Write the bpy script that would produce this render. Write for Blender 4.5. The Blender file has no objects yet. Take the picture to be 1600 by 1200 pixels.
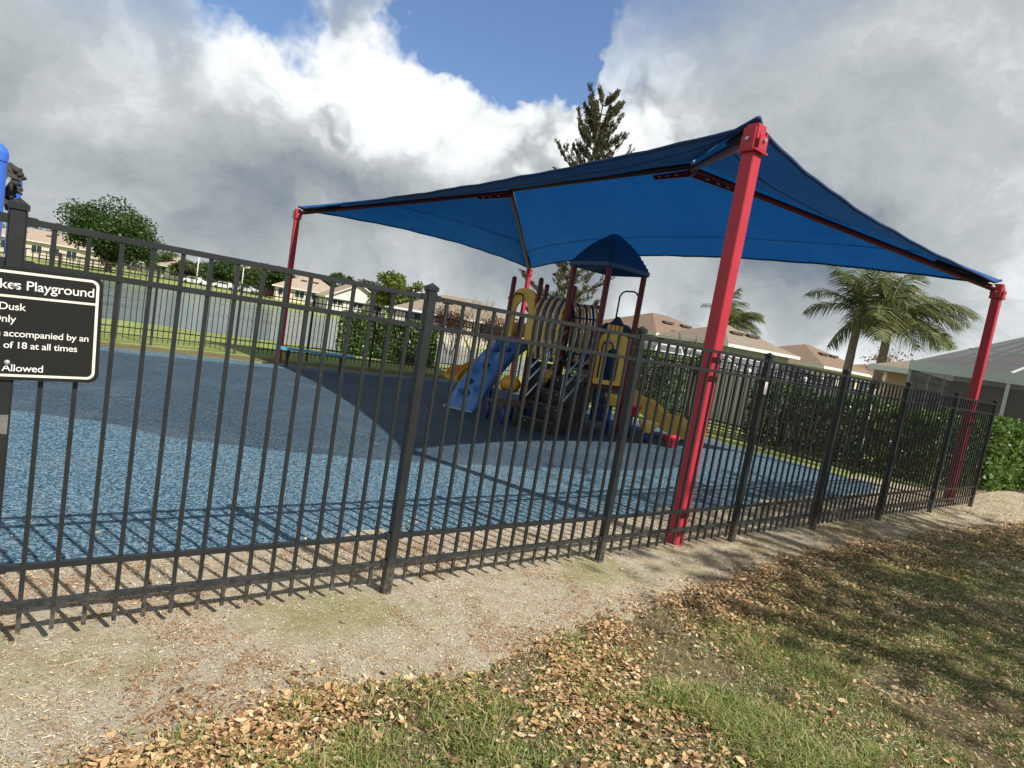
import bpy, math, random
import numpy as np
from mathutils import Vector, Matrix

R_ = math.radians
C = bpy.context.scene.collection
sc = bpy.context.scene

# ------------------------------------------------------------------ camera
FPX, YAW, PITCH, ROLL, HC = 918.8, 0.6485, -0.0929, 0.1674, 1.7183
def _axes():
    f = np.array([math.sin(YAW)*math.cos(PITCH), math.cos(YAW)*math.cos(PITCH), math.sin(PITCH)])
    r = np.array([math.cos(YAW), -math.sin(YAW), 0.0]); u = np.cross(r, f)
    c, s = math.cos(ROLL), math.sin(ROLL)
    return c*r+s*u, -s*r+c*u, f
AR, AU, AF = _axes()
CAM = np.array([0, 0, HC])
cd = bpy.data.cameras.new('camera'); cam = bpy.data.objects.new('camera', cd); C.objects.link(cam)
cd.sensor_width = 36; cd.lens = 36*FPX/1600; cd.clip_start = .05; cd.clip_end = 3000
m = Matrix.Identity(4)
for i in range(3):
    m[i][0], m[i][1], m[i][2], m[i][3] = AR[i], AU[i], -AF[i], CAM[i]
cam.matrix_world = m
sc.camera = cam

def ray(px, py):
    v = AF+(px-800)/FPX*AR-(py-600)/FPX*AU
    return v
def at(px, py, dep):                       # a point seen at (px,py) whose distance along the view is dep
    return CAM+ray(px, py)*dep
def dirn(px, py):
    v = ray(px, py); return v/np.linalg.norm(v)

# ------------------------------------------------------------------ light
SUN_EL, SUN_AZ = R_(47.2), R_(161.0)       # azimuth from +Y towards +X
SUNDIR = Vector((math.sin(SUN_AZ)*math.cos(SUN_EL), math.cos(SUN_AZ)*math.cos(SUN_EL), math.sin(SUN_EL)))
sd = bpy.data.lights.new('sun', 'SUN'); sd.energy = 4.8; sd.angle = R_(.55); sd.color = (1, .95, .87)
so = bpy.data.objects.new('sun', sd); C.objects.link(so)
so.rotation_euler = SUNDIR.to_track_quat('Z', 'Y').to_euler(); so.location = (0, -20, 30)
sc.view_settings.view_transform = 'Standard'; sc.view_settings.look = 'None'
sc.view_settings.exposure = 0.38; sc.view_settings.gamma = 1.0
sc.view_settings.use_curve_mapping = False
sc.cycles.max_bounces = 6; sc.cycles.diffuse_bounces = 4; sc.cycles.glossy_bounces = 2; sc.cycles.transmission_bounces = 3; sc.cycles.transparent_max_bounces = 8

# ------------------------------------------------------------------ node helpers
class NT:
    def __init__(s, nt): s.nt = nt
    def n(s, typ, **kw):
        nd = s.nt.nodes.new(typ)
        for k, v in kw.items():
            if k.startswith('i_'):
                key = k[2:]; key = int(key) if key.isdigit() else key.replace('_', ' ')
                inp = nd.inputs[key]
                if isinstance(v, bpy.types.NodeSocket): s.nt.links.new(v, inp)
                else: inp.default_value = v
            else: setattr(nd, k, v)
        return nd
    def math(s, op, a, b=None, c=None, clamp=False):
        nd = s.nt.nodes.new('ShaderNodeMath'); nd.operation = op; nd.use_clamp = clamp
        for i, v in enumerate((a, b, c)):
            if v is None: continue
            if isinstance(v, bpy.types.NodeSocket): s.nt.links.new(v, nd.inputs[i])
            else: nd.inputs[i].default_value = v
        return nd.outputs[0]
    def vmath(s, op, a, b=None, scale=None):
        nd = s.nt.nodes.new('ShaderNodeVectorMath'); nd.operation = op
        for i, v in enumerate((a, b)):
            if v is None: continue
            if isinstance(v, bpy.types.NodeSocket): s.nt.links.new(v, nd.inputs[i])
            else: nd.inputs[i].default_value = v
        if scale is not None:
            if isinstance(scale, bpy.types.NodeSocket): s.nt.links.new(scale, nd.inputs['Scale'])
            else: nd.inputs['Scale'].default_value = scale
        return nd.outputs['Value'] if op in ('DOT_PRODUCT', 'LENGTH') else nd.outputs[0]
    def ramp(s, fac, stops, interp='LINEAR'):
        nd = s.nt.nodes.new('ShaderNodeValToRGB'); cr = nd.color_ramp; cr.interpolation = interp
        while len(cr.elements) < len(stops): cr.elements.new(.5)
        for e, (p, c) in zip(cr.elements, stops):
            e.position = p; e.color = (c[0], c[1], c[2], 1)
        s.nt.links.new(fac, nd.inputs[0]); return nd.outputs[0]
    def mix(s, fac, a, b, typ='MIX'):
        nd = s.nt.nodes.new('ShaderNodeMix'); nd.data_type = 'RGBA'; nd.blend_type = typ
        for i, v in ((0, fac), (6, a), (7, b)):
            if isinstance(v, bpy.types.NodeSocket): s.nt.links.new(v, nd.inputs[i])
            elif i == 0: nd.inputs[0].default_value = v
            else: nd.inputs[i].default_value = (v[0], v[1], v[2], 1)
        return nd.outputs[2]
    def smooth(s, v, a, b, o0=0., o1=1.):
        nd = s.nt.nodes.new('ShaderNodeMapRange'); nd.interpolation_type = 'SMOOTHSTEP'
        s.nt.links.new(v, nd.inputs[0])
        for i, x in enumerate((a, b, o0, o1)): nd.inputs[i+1].default_value = x
        return nd.outputs[0]
    def noise(s, vec, scale, detail=4, rough=.55, dist=0., color=False):
        nd = s.n('ShaderNodeTexNoise', i_Scale=scale, i_Detail=detail, i_Roughness=rough, i_Distortion=dist)
        if vec is not None: s.nt.links.new(vec, nd.inputs['Vector'])
        return nd.outputs['Color' if color else 'Fac']

# ------------------------------------------------------------------ world: physical sky and drifting cloud
def build_world():
    w = bpy.data.worlds.new('World'); sc.world = w; w.use_nodes = True
    t = NT(w.node_tree); w.node_tree.nodes.clear()
    sky = t.n('ShaderNodeTexSky'); sky.sky_type = 'NISHITA'; sky.sun_disc = False
    sky.sun_elevation = SUN_EL; sky.sun_rotation = SUN_AZ; sky.air_density = 1.0; sky.dust_density = .6; sky.ozone_density = 2.5
    skyc = t.mix(1.0, sky.outputs[0], (.98, 1.03, 1.12), 'MULTIPLY')
    v = t.n('ShaderNodeTexCoord').outputs['Generated']
    # turbulence
    w1 = t.vmath('SUBTRACT', t.noise(v, 3.2, 2, .55, color=True), (.5, .5, .5))
    w2 = t.vmath('SUBTRACT', t.noise(v, 11, 3, .6, color=True), (.5, .5, .5))
    w3 = t.vmath('SUBTRACT', t.noise(v, 40, 2, .6, color=True), (.5, .5, .5))
    v1 = t.vmath('ADD', v, t.vmath('SCALE', w1, scale=.20))
    v2 = t.vmath('ADD', v1, t.vmath('SCALE', w2, scale=.10))
    v3 = t.vmath('NORMALIZE', t.vmath('ADD', v2, t.vmath('SCALE', w3, scale=.052)))
    vs = t.vmath('NORMALIZE', v2)
    def lobe(vec, px, py, rpx, soft):
        d = t.vmath('DOT_PRODUCT', vec, tuple(dirn(px, py)))
        a = rpx/FPX
        return t.smooth(d, math.cos(a*(1+soft)), math.cos(a*max(0.02, 1-soft)))
    def lobes(vec, lst):
        o = None
        for px, py, r, s, wgt in lst:
            l = t.math('MULTIPLY', lobe(vec, px, py, r, s), wgt)
            o = l if o is None else t.math('ADD', o, l)
        return o
    gap = lobes(v3, [(850, 35, 88, .25, 1), (735, 10, 68, .3, 1), (900, 95, 42, .4, 1), (790, 110, 40, .4, .8), (650, 20, 40, .5, .7), (425, 8, 40, .6, .75), (375, 15, 30, .6, .5),
                     (800, -110, 150, .3, 1), (1000, -560, 300, .5, 1), (200, -640, 260, .5, 1)])
    gap = t.math('MINIMUM', gap, 1.0)
    # brightness of the cloud deck
    st = t.n('ShaderNodeMapping'); st.inputs['Scale'].default_value = (1, 1, 2.2)
    w.node_tree.links.new(vs, st.inputs[0])
    big = t.noise(st.outputs[0], 3.4, 6, .62)
    fine = t.noise(v2, 10, 6, .66)
    vor = t.n('ShaderNodeTexVoronoi', feature='F1', i_Scale=15.0, i_Detail=1.0, i_Roughness=.6)
    w.node_tree.links.new(v2, vor.inputs['Vector'])
    puff = t.math('SUBTRACT', .42, vor.outputs['Distance'])
    b = t.math('MULTIPLY_ADD', t.math('SUBTRACT', big, .5), .55, .49)
    b = t.math('ADD', b, t.math('MULTIPLY', t.math('SUBTRACT', fine, .5), .36))
    pos = lobes(vs, [(520, 75, 100, .8, .22), (600, 110, 85, .8, .22), (430, 70, 55, .7, .20), (690, 140, 85, .8, .20), (770, 175, 100, .8, .20), (900, 200, 120, .8, .24), (990, 235, 90, .8, .24), (960, 290, 60, .8, .2),
                     (640, 215, 130, .9, .20), (230, 215, 90, .9, .14), (400, 180, 60, .8, .12), (60, 30, 230, .9, .10), (290, 30, 90, .9, .08), (1180, 60, 240, .9, .05), (1480, 90, 260, .9, .05), (1560, 330, 180, .9, .03), (1330, 330, 170, .9, .03),
                     (450, 450, 80, .9, .20), (700, 470, 90, .9, .22), (240, 400, 70, .9, .06), (1060, 490, 80, .9, .22), (1230, 560, 90, .9, .32), (1520, 500, 120, .9, .12)])
    neg = lobes(vs, [(120, 300, 150, .9, .12), (480, 365, 120, .7, .17), (660, 395, 110, .7, .18), (820, 420, 90, .6, .14), (330, 300, 110, .8, .12), (800, 330, 110, .8, .08), (540, 225, 50, .9, .08), (1180, 440, 110, .9, .20), (1320, 450, 110, .9, .18)])
    white = lobes(vs, [(520, 85, 95, .6, 1), (600, 120, 70, .6, 1), (440, 75, 45, .6, 1), (720, 150, 80, .6, 1), (900, 215, 120, .6, 1), (990, 240, 80, .6, 1)])
    vz = t.n('ShaderNodeSeparateXYZ', i_Vector=v).outputs['Z']
    b = t.math('ADD', b, t.smooth(vz, -.02, .13, .17, 0))
    b = t.math('ADD', b, pos); b = t.math('SUBTRACT', b, neg)
    b = t.math('ADD', b, t.math('MULTIPLY', t.math('MULTIPLY', puff, t.math('MINIMUM', white, 1.0)), .48))
    col = t.ramp(b, [(0.0, (.14, .17, .22)), (.26, (.205, .245, .295)), (.46, (.36, .395, .415)), (.64, (.50, .535, .55)), (.82, (.80, .84, .85)), (1.0, (.97, .98, .98))])
    col = t.vmath('SCALE', col, scale=7.5)
    out = t.mix(gap, col, skyc)
    bg = t.n('ShaderNodeBackground', i_Color=out, i_Strength=.112)
    o = t.n('ShaderNodeOutputWorld'); w.node_tree.links.new(bg.outputs[0], o.inputs[0])
    w.cycles.sampling_method = 'MANUAL'; w.cycles.sample_map_resolution = 512
build_world()

# ------------------------------------------------------------------ materials
MATS = {}
def new_mat(name):
    mt = bpy.data.materials.new(name); mt.use_nodes = True; mt.node_tree.nodes.clear()
    return mt, NT(mt.node_tree)
def finish(mt, t, shader):
    o = t.n('ShaderNodeOutputMaterial'); mt.node_tree.links.new(shader, o.inputs[0]); return mt
def M(name, col, rough=.6, var=.18, scale=6., bump=0., bscale=60., metal=0., spec=.5, dirt=0.):
    if name in MATS: return MATS[name]
    mt, t = new_mat(name)
    oc = t.n('ShaderNodeTexCoord').outputs['Object']
    n = t.noise(oc, scale, 6, .6)
    c = t.mix(n, [x*(1-var) for x in col], [min(1, x*(1+var)) for x in col])
    if dirt:
        d = t.smooth(t.noise(oc, scale*.35, 8, .7), .5, .72, 0, dirt)
        c = t.mix(d, c, (.16, .13, .10))
    rr = t.math('MULTIPLY_ADD', n, .2, rough-.1)
    p = t.n('ShaderNodeBsdfPrincipled', i_Base_Color=c, i_Roughness=rr, i_Metallic=metal)
    p.inputs['Specular IOR Level'].default_value = spec
    if bump:
        b = t.n('ShaderNodeBump', i_Strength=bump, i_Distance=.01, i_Height=t.noise(oc, bscale, 4, .6))
        mt.node_tree.links.new(b.outputs[0], p.inputs['Normal'])
    MATS[name] = finish(mt, t, p.outputs[0]); return MATS[name]
def leaf_mat(name, stops, rough=.5, trans=.35, spec=.4):
    if name in MATS: return MATS[name]
    mt, t = new_mat(name)
    rnd = t.n('ShaderNodeNewGeometry').outputs['Random Per Island']
    c = t.ramp(rnd, stops)
    oc = t.n('ShaderNodeTexCoord').outputs['Object']
    c = t.mix(t.noise(oc, .9, 3, .6), c, t.mix(1.0, c, (1.35, 1.25, 1.1), 'MULTIPLY'))
    p = t.n('ShaderNodeBsdfPrincipled', i_Base_Color=c, i_Roughness=rough)
    p.inputs['Specular IOR Level'].default_value = spec
    tr = t.n('ShaderNodeBsdfTranslucent', i_Color=c)
    mx = t.n('ShaderNodeMixShader'); mx.inputs[0].default_value = trans
    mt.node_tree.links.new(p.outputs[0], mx.inputs[1]); mt.node_tree.links.new(tr.outputs[0], mx.inputs[2])
    MATS[name] = finish(mt, t, mx.outputs[0]); return MATS[name]

# ------------------------------------------------------------------ mesh helpers
class MB:
    def __init__(s): s.v = []; s.f = []; s.smooth = False
    def add(s, vs, fs):
        o = len(s.v); s.v.extend([tuple(map(float, x)) for x in vs]); s.f.extend([tuple(i+o for i in f) for f in fs]); return s
    def hexa(s, c8): return s.add(c8, [(0, 3, 2, 1), (4, 5, 6, 7), (0, 1, 5, 4), (1, 2, 6, 5), (2, 3, 7, 6), (3, 0, 4, 7)])
    def box(s, a, b):
        (x0, y0, z0), (x1, y1, z1) = a, b
        return s.hexa([(x0, y0, z0), (x1, y0, z0), (x1, y1, z0), (x0, y1, z0), (x0, y0, z1), (x1, y0, z1), (x1, y1, z1), (x0, y1, z1)])
    def bbox(s, a, b, ch=.004):                # box with chamfered vertical and top edges
        (x0, y0, z0), (x1, y1, z1) = a, b
        ring = lambda i, z: [(x0+ch+i, y0+i, z), (x1-ch-i, y0+i, z), (x1-i, y0+ch+i, z), (x1-i, y1-ch-i, z), (x1-ch-i, y1-i, z), (x0+ch+i, y1-i, z), (x0+i, y1-ch-i, z), (x0+i, y0+ch+i, z)]
        vs = ring(0, z0)+ring(0, z1-ch)+ring(ch*.9, z1); fs = [tuple(range(7, -1, -1)), tuple(range(16, 24))]
        for k in (0, 8):
            for j in range(8): fs.append((k+j, k+(j+1) % 8, k+8+(j+1) % 8, k+8+j))
        return s.add(vs, fs)
    def bar(s, p, q, w, h, up=(0, 0, 1)):
        p = Vector(p); q = Vector(q); d = (q-p).normalized(); u = Vector(up)
        sx = d.cross(u)
        if sx.length < 1e-4: sx = d.cross(Vector((1, 0, 0)))
        sx.normalize(); u = sx.cross(d); a = sx*w/2; b = u*h/2
        return s.hexa([p-a-b, p+a-b, p+a+b, p-a+b, q-a-b, q+a-b, q+a+b, q-a+b])
    def tube(s, pts, r, n=10, cap=True):
        pts = [Vector(p) for p in pts]; rs = r if isinstance(r, (list, tuple)) else [r]*len(pts)
        vs = []; fs = []; prev = None
        for i, p in enumerate(pts):
            d = (pts[min(i+1, len(pts)-1)]-pts[max(i-1, 0)]).normalized()
            if prev is None:
                a = d.cross(Vector((0, 0, 1)))
                if a.length < 1e-3: a = d.cross(Vector((1, 0, 0)))
            else: a = prev-d*prev.dot(d)
            a.normalize(); prev = a; b = d.cross(a)
            for k in range(n):
                th = 2*math.pi*k/n; vs.append(p+(a*math.cos(th)+b*math.sin(th))*rs[i])
        for i in range(len(pts)-1):
            for k in range(n): fs.append((i*n+k, i*n+(k+1) % n, (i+1)*n+(k+1) % n, (i+1)*n+k))
        if cap: fs.append(tuple(range(n-1, -1, -1))); fs.append(tuple((len(pts)-1)*n+k for k in range(n)))
        return s.add(vs, fs)
    def lathe(s, c, prof, n=20):
        vs = []; fs = []
        for r, z in prof:
            for k in range(n): vs.append((c[0]+r*math.cos(2*math.pi*k/n), c[1]+r*math.sin(2*math.pi*k/n), c[2]+z))
        for i in range(len(prof)-1):
            for k in range(n): fs.append((i*n+k, i*n+(k+1) % n, (i+1)*n+(k+1) % n, (i+1)*n+k))
        fs.append(tuple(range(n-1, -1, -1))); fs.append(tuple((len(prof)-1)*n+k for k in range(n)))
        return s.add(vs, fs)
    def prism(s, poly, ext):                   # poly of 3d points swept by ext
        n = len(poly); e = Vector(ext); P = [Vector(p) for p in poly]
        vs = P+[p+e for p in P]; fs = [tuple(range(n-1, -1, -1)), tuple(range(n, 2*n))]
        for k in range(n): fs.append((k, (k+1) % n, n+(k+1) % n, n+k))
        return s.add(vs, fs)
    def grid(s, rows):
        nr = len(rows); nc = len(rows[0]); vs = [p for r in rows for p in r]
        return s.add(vs, [(i*nc+j, i*nc+j+1, (i+1)*nc+j+1, (i+1)*nc+j) for i in range(nr-1) for j in range(nc-1)])
    def build(s, name, mat, parent=None, smooth=None):
        me = bpy.data.meshes.new(name)
        off = wloc(parent) if parent else Vector((0, 0, 0))
        me.from_pydata([(x-off.x, y-off.y, z-off.z) for x, y, z in s.v], [], s.f); me.update()
        return link_mesh(name, me, mat, parent, smooth)
def wloc(o):
    l = Vector((0, 0, 0))
    while o: l += Vector(o.location); o = o.parent
    return l
def link_mesh(name, me, mat, parent=None, smooth=None):
    if mat:
        for x in (mat if isinstance(mat, (list, tuple)) else [mat]): me.materials.append(x)
    o = bpy.data.objects.new(name, me); C.objects.link(o)
    if parent: o.parent = parent
    if smooth:
        me.shade_smooth()
        if smooth != True: me.set_sharp_from_angle(angle=R_(smooth))
    return o
def empty(name, loc=(0, 0, 0)):
    o = bpy.data.objects.new(name, None); o.location = loc; o.empty_display_size = .3; C.objects.link(o); return o
def tag(o, label=None, cat=None, group=None, kind=None):
    if label: o['label'] = label
    if cat: o['category'] = cat
    if group: o['group'] = group
    if kind: o['kind'] = kind
    return o
def np_mesh(name, verts, faces, mat, parent=None, smooth=False):
    """verts (n,3) world, faces (m,k) constant k"""
    off = wloc(parent) if parent else Vector((0, 0, 0))
    verts = (np.asarray(verts, dtype=np.float32)-np.array(off, dtype=np.float32)); faces = np.asarray(faces, dtype=np.int32)
    me = bpy.data.meshes.new(name); n = len(verts); mm, k = faces.shape
    me.vertices.add(n); me.vertices.foreach_set('co', verts.ravel())
    me.loops.add(mm*k); me.loops.foreach_set('vertex_index', faces.ravel())
    me.polygons.add(mm); me.polygons.foreach_set('loop_start', np.arange(mm, dtype=np.int32)*k)
    me.update(calc_edges=True); me.validate()
    return link_mesh(name, me, mat, parent, smooth)
def leaf_quads(P, size, rng, nrm=None, aspect=.55, droop=0., flat=0.):
    """one folded leaf (two triangles sharing the mid rib) per point"""
    n = len(P); size = np.broadcast_to(size, (n,))[:, None]
    d = rng.normal(size=(n, 3)); d[:, 2] = d[:, 2]*(1-flat)-droop
    if nrm is not None: d += nrm
    d /= np.linalg.norm(d, axis=1)[:, None]+1e-9
    q = rng.normal(size=(n, 3)); q -= d*(q*d).sum(1)[:, None]; q /= np.linalg.norm(q, axis=1)[:, None]+1e-9
    w = np.cross(d, q)
    a = P-d*size*.5; b = P+d*size*.5; c1 = P+q*size*aspect*.5+w*size*.12; c2 = P-q*size*aspect*.5+w*size*.12
    V = np.stack([a, c1, b, c2], 1).reshape(-1, 3)
    return V, (np.arange(n)*4)[:, None]+np.array([[0, 1, 2, 3]])

# ------------------------------------------------------------------ palette
def mat_fence():
    mt, t = new_mat('fence_black_coat'); oc = t.n('ShaderNodeTexCoord').outputs['Object']
    n = t.noise(oc, 9, 5, .6); c = t.mix(n, (.012, .0145, .0155), (.024, .028, .030))
    z = t.n('ShaderNodeSeparateXYZ', i_Vector=oc).outputs['Z']
    d = t.math('MULTIPLY', t.smooth(t.math('ADD', z, t.math('MULTIPLY', n, .3)), .16, .46, .5, 0), t.smooth(t.noise(oc, 30, 4, .7), .35, .65))
    c = t.mix(d, c, (.25, .21, .16))
    c = t.mix(t.smooth(t.noise(oc, 55, 4, .7), .66, .74, 0, .35), c, (.10, .10, .095))
    p = t.n('ShaderNodeBsdfPrincipled', i_Base_Color=c, i_Roughness=t.math('MULTIPLY_ADD', n, .25, .30)); p.inputs['Specular IOR Level'].default_value = .45
    b = t.n('ShaderNodeBump', i_Strength=.15, i_Distance=.01, i_Height=t.noise(oc, 220, 3, .6)); mt.node_tree.links.new(b.outputs[0], p.inputs['Normal'])
    return finish(mt, t, p.outputs[0])
BLACK = mat_fence()
RED = M('red_powder_coat', (.46, .026, .048), .46, .22, 3.5, .12, 60, dirt=.16)
MAROON = M('maroon_coat', (.16, .012, .018), .4, .15, 6)
YEL = M('yellow_plastic', (.90, .55, .11), .42, .12, 4, .08, 120)
ORANGE = M('orange_plastic', (.88, .40, .05), .42, .08, 4, .08, 120)
BLUEP = M('blue_plastic', (.035, .12, .42), .4, .12, 4, .08, 120)
NAVY = M('navy_plastic', (.012, .03, .11), .42, .15, 5)
BLUECOAT = M('blue_coated_steel', (.02, .045, .26), .4, .12, 6)
REDP = M('red_plastic', (.62, .02, .045), .38, .08, 4)
DARKDECK = M('dark_coated_deck', (.022, .020, .020), .62, .3, 12, .2, 150)
STEEL = M('galvanised_steel', (.55, .57, .60), .35, .1, 8, metal=.6)
WHITEP = M('white_paint', (.78, .79, .77), .5, .06, 3, dirt=.12)
CREAM = M('cream_stucco', (.66, .58, .46), .8, .08, 2, .25, 90)
WHITEST = M('white_stucco', (.74, .72, .66), .8, .06, 2, .25, 90)
GREYST = M('grey_stucco', (.34, .36, .36), .8, .08, 2, .25, 90)
GLASSD = M('dark_window_glass', (.03, .04, .05), .12, .2, 1)
BARK = M('grey_brown_bark', (.14, .105, .075), .9, .35, 7, .6, 25)
PALMBARK = M('grey_palm_trunk', (.30, .26, .21), .85, .25, 5, .5, 30)
TAN = M('pale_bare_wood', (.42, .32, .22), .85, .25, 5)

# ------------------------------------------------------------------ terrain
def gzs(y):
    return np.where(y < 5, 0., np.where(y < 16.5, -.012*(y-5), -.138))
NEAR = [at(-500, 400, 24), at(-150, 470, 25), at(200, 500, 26), at(445, 532, 28.5), at(600, 556, 30), at(704, 572, 31.5), at(850, 592, 33)]
FAR = [at(900, 580, 38), at(830, 560, 50), at(720, 540, 58), at(640, 517, 72), at(513, 495, 79), at(200, 443, 80), at(-150, 383, 82), at(-700, 290, 90)]
LAKE = np.array([(p[0], p[1]) for p in NEAR+FAR])
def lake_sdf(x, y):
    px, py = LAKE[:, 0], LAKE[:, 1]; n = len(px); d = np.full(x.shape, 1e9); ins = np.zeros(x.shape, bool)
    for i in range(n):
        x0, y0, x1, y1 = px[i], py[i], px[(i+1) % n], py[(i+1) % n]
        ex, ey = x1-x0, y1-y0; t = np.clip(((x-x0)*ex+(y-y0)*ey)/(ex*ex+ey*ey), 0, 1)
        d = np.minimum(d, np.hypot(x-x0-t*ex, y-y0-t*ey))
        c = ((y0 > y) != (y1 > y)) & (x < ex*(y-y0)/(ey if abs(ey) > 1e-9 else 1e-9)+x0); ins ^= c
    return np.where(ins, -d, d)
def gz(x, y):
    x = np.asarray(x, float); y = np.asarray(y, float)
    b = gzs(y); d = lake_sdf(x, y)
    s = np.clip((9-d)/9, 0, 1); s = s*s*(3-2*s)
    return b-.64*s-np.clip(-d, 0, 3)*.25
def gz1(x, y): return float(gz(np.array([x]), np.array([y]))[0])
WATER_Z = -.80

def mat_ground():
    mt, t = new_mat('lawn_and_soil')
    oc = t.n('ShaderNodeTexCoord').outputs['Object']
    n1 = t.noise(oc, .35, 5, .6); n2 = t.noise(oc, 3.5, 6, .65); n3 = t.noise(oc, 40, 5, .7)
    g = t.ramp(t.math('ADD', t.math('MULTIPLY', n1, .5), t.math('MULTIPLY', n2, .5)),
               [(.3, (.17, .20, .05)), (.5, (.27, .33, .095)), (.68, (.40, .40, .17))])
    sep = t.n('ShaderNodeSeparateXYZ', i_Vector=oc)
    soil = t.ramp(n3, [(.3, (.085, .062, .038)), (.5, (.17, .125, .075)), (.7, (.27, .20, .12))])
    near = t.smooth(sep.outputs['Y'], 3.6, 5.0, 1, 0)
    near = t.math('MULTIPLY', near, t.smooth(n2, .35, .62, 1.0, .88))
    rim = t.smooth(t.math('ADD', t.math('ABSOLUTE', t.math('SUBTRACT', sep.outputs['Y'], 15.75)), t.math('MULTIPLY', n2, 1.0)), .85, 1.25, .9, 0)
    near = t.math('MAXIMUM', near, rim)
    c = t.mix(near, g, soil)
    c = t.mix(t.math('MULTIPLY', t.smooth(n3, .45, .65), .35), c, (.07, .08, .02))
    p = t.n('ShaderNodeBsdfPrincipled', i_Base_Color=c, i_Roughness=.95); p.inputs['Specular IOR Level'].default_value = .15
    b = t.n('ShaderNodeBump', i_Strength=.7, i_Distance=.05, i_Height=n3); mt.node_tree.links.new(b.outputs[0], p.inputs['Normal'])
    return finish(mt, t, p.outputs[0])
xs = np.unique(np.concatenate([np.arange(-30, 45.1, 1.0), np.arange(-90, 120, 4.), np.linspace(-900, 900, 31)]))
ys = np.unique(np.concatenate([np.arange(-12, 42, 1.0), [16.5, 5.0], np.arange(-40, 130, 4.), np.linspace(-700, 1100, 31)]))
X, Y = np.meshgrid(xs, ys); Z = gz(X, Y)
V = np.stack([X, Y, Z], -1).reshape(-1, 3); nx = len(xs)
ii, jj = np.meshgrid(np.arange(len(ys)-1), np.arange(nx-1), indexing='ij'); k0 = (ii*nx+jj).ravel()
tag(np_mesh('ground', V, np.stack([k0, k0+1, k0+nx+1, k0+nx], 1), mat_ground(), smooth=True), kind='structure')

def mat_water():
    mt, t = new_mat('lake_water')
    oc = t.n('ShaderNodeTexCoord').outputs['Object']
    mp = t.n('ShaderNodeMapping'); mp.inputs['Scale'].default_value = (.45, 2.0, 1); mp.inputs['Rotation'].default_value = (0, 0, .6); mt.node_tree.links.new(oc, mp.inputs[0])
    h = t.math('ADD', t.noise(mp.outputs[0], .8, 4, .6), t.math('MULTIPLY', t.noise(mp.outputs[0], 5, 3, .6), .35))
    wm = t.n('ShaderNodeMapping'); wm.inputs['Scale'].default_value = (.35, 1.4, 1); wm.inputs['Rotation'].default_value = (0, 0, .65); mt.node_tree.links.new(oc, wm.inputs[0])
    b = t.n('ShaderNodeBump', i_Strength=t.smooth(t.noise(wm.outputs[0], .16, 4, .6), .35, .65, .12, 1.0), i_Distance=.20, i_Height=h)
    p = t.n('ShaderNodeBsdfPrincipled', i_Base_Color=(.115, .15, .18, 1), i_Roughness=.09)
    mt.node_tree.links.new(b.outputs[0], p.inputs['Normal'])
    return finish(mt, t, p.outputs[0])
o = MB(); o.add([(p[0], p[1], WATER_Z) for p in NEAR+FAR], [tuple(range(len(NEAR+FAR)))])
tag(o.build('lake_water', mat_water()), kind='structure')

# rubber play surface
RUB = [(-7, 3.86), (-.2, 3.86), (.95, 3.80), (1.7, 3.82), (2.8, 3.76), (4.8, 3.82), (6.0, 3.86), (9.0, 3.92), (11.3, 3.9), (12.0, 4.3), (11.9, 9), (11.5, 12.5), (10.8, 14.6), (8, 14.95), (3.5, 15.1), (.5, 15.3), (-7, 15.5)]
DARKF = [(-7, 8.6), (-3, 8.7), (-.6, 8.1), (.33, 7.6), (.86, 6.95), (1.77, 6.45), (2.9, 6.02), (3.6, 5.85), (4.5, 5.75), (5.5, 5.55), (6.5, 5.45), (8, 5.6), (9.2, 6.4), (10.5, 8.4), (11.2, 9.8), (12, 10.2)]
def poly_mask(x, y, poly):
    ins = np.zeros(x.shape, bool)
    for (x0, y0), (x1, y1) in zip(poly, poly[1:]+poly[:1]):
        ins ^= ((y0 > y) != (y1 > y)) & (x < (x1-x0)*(y-y0)/((y1-y0) or 1e-9)+x0)
    return ins
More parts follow.
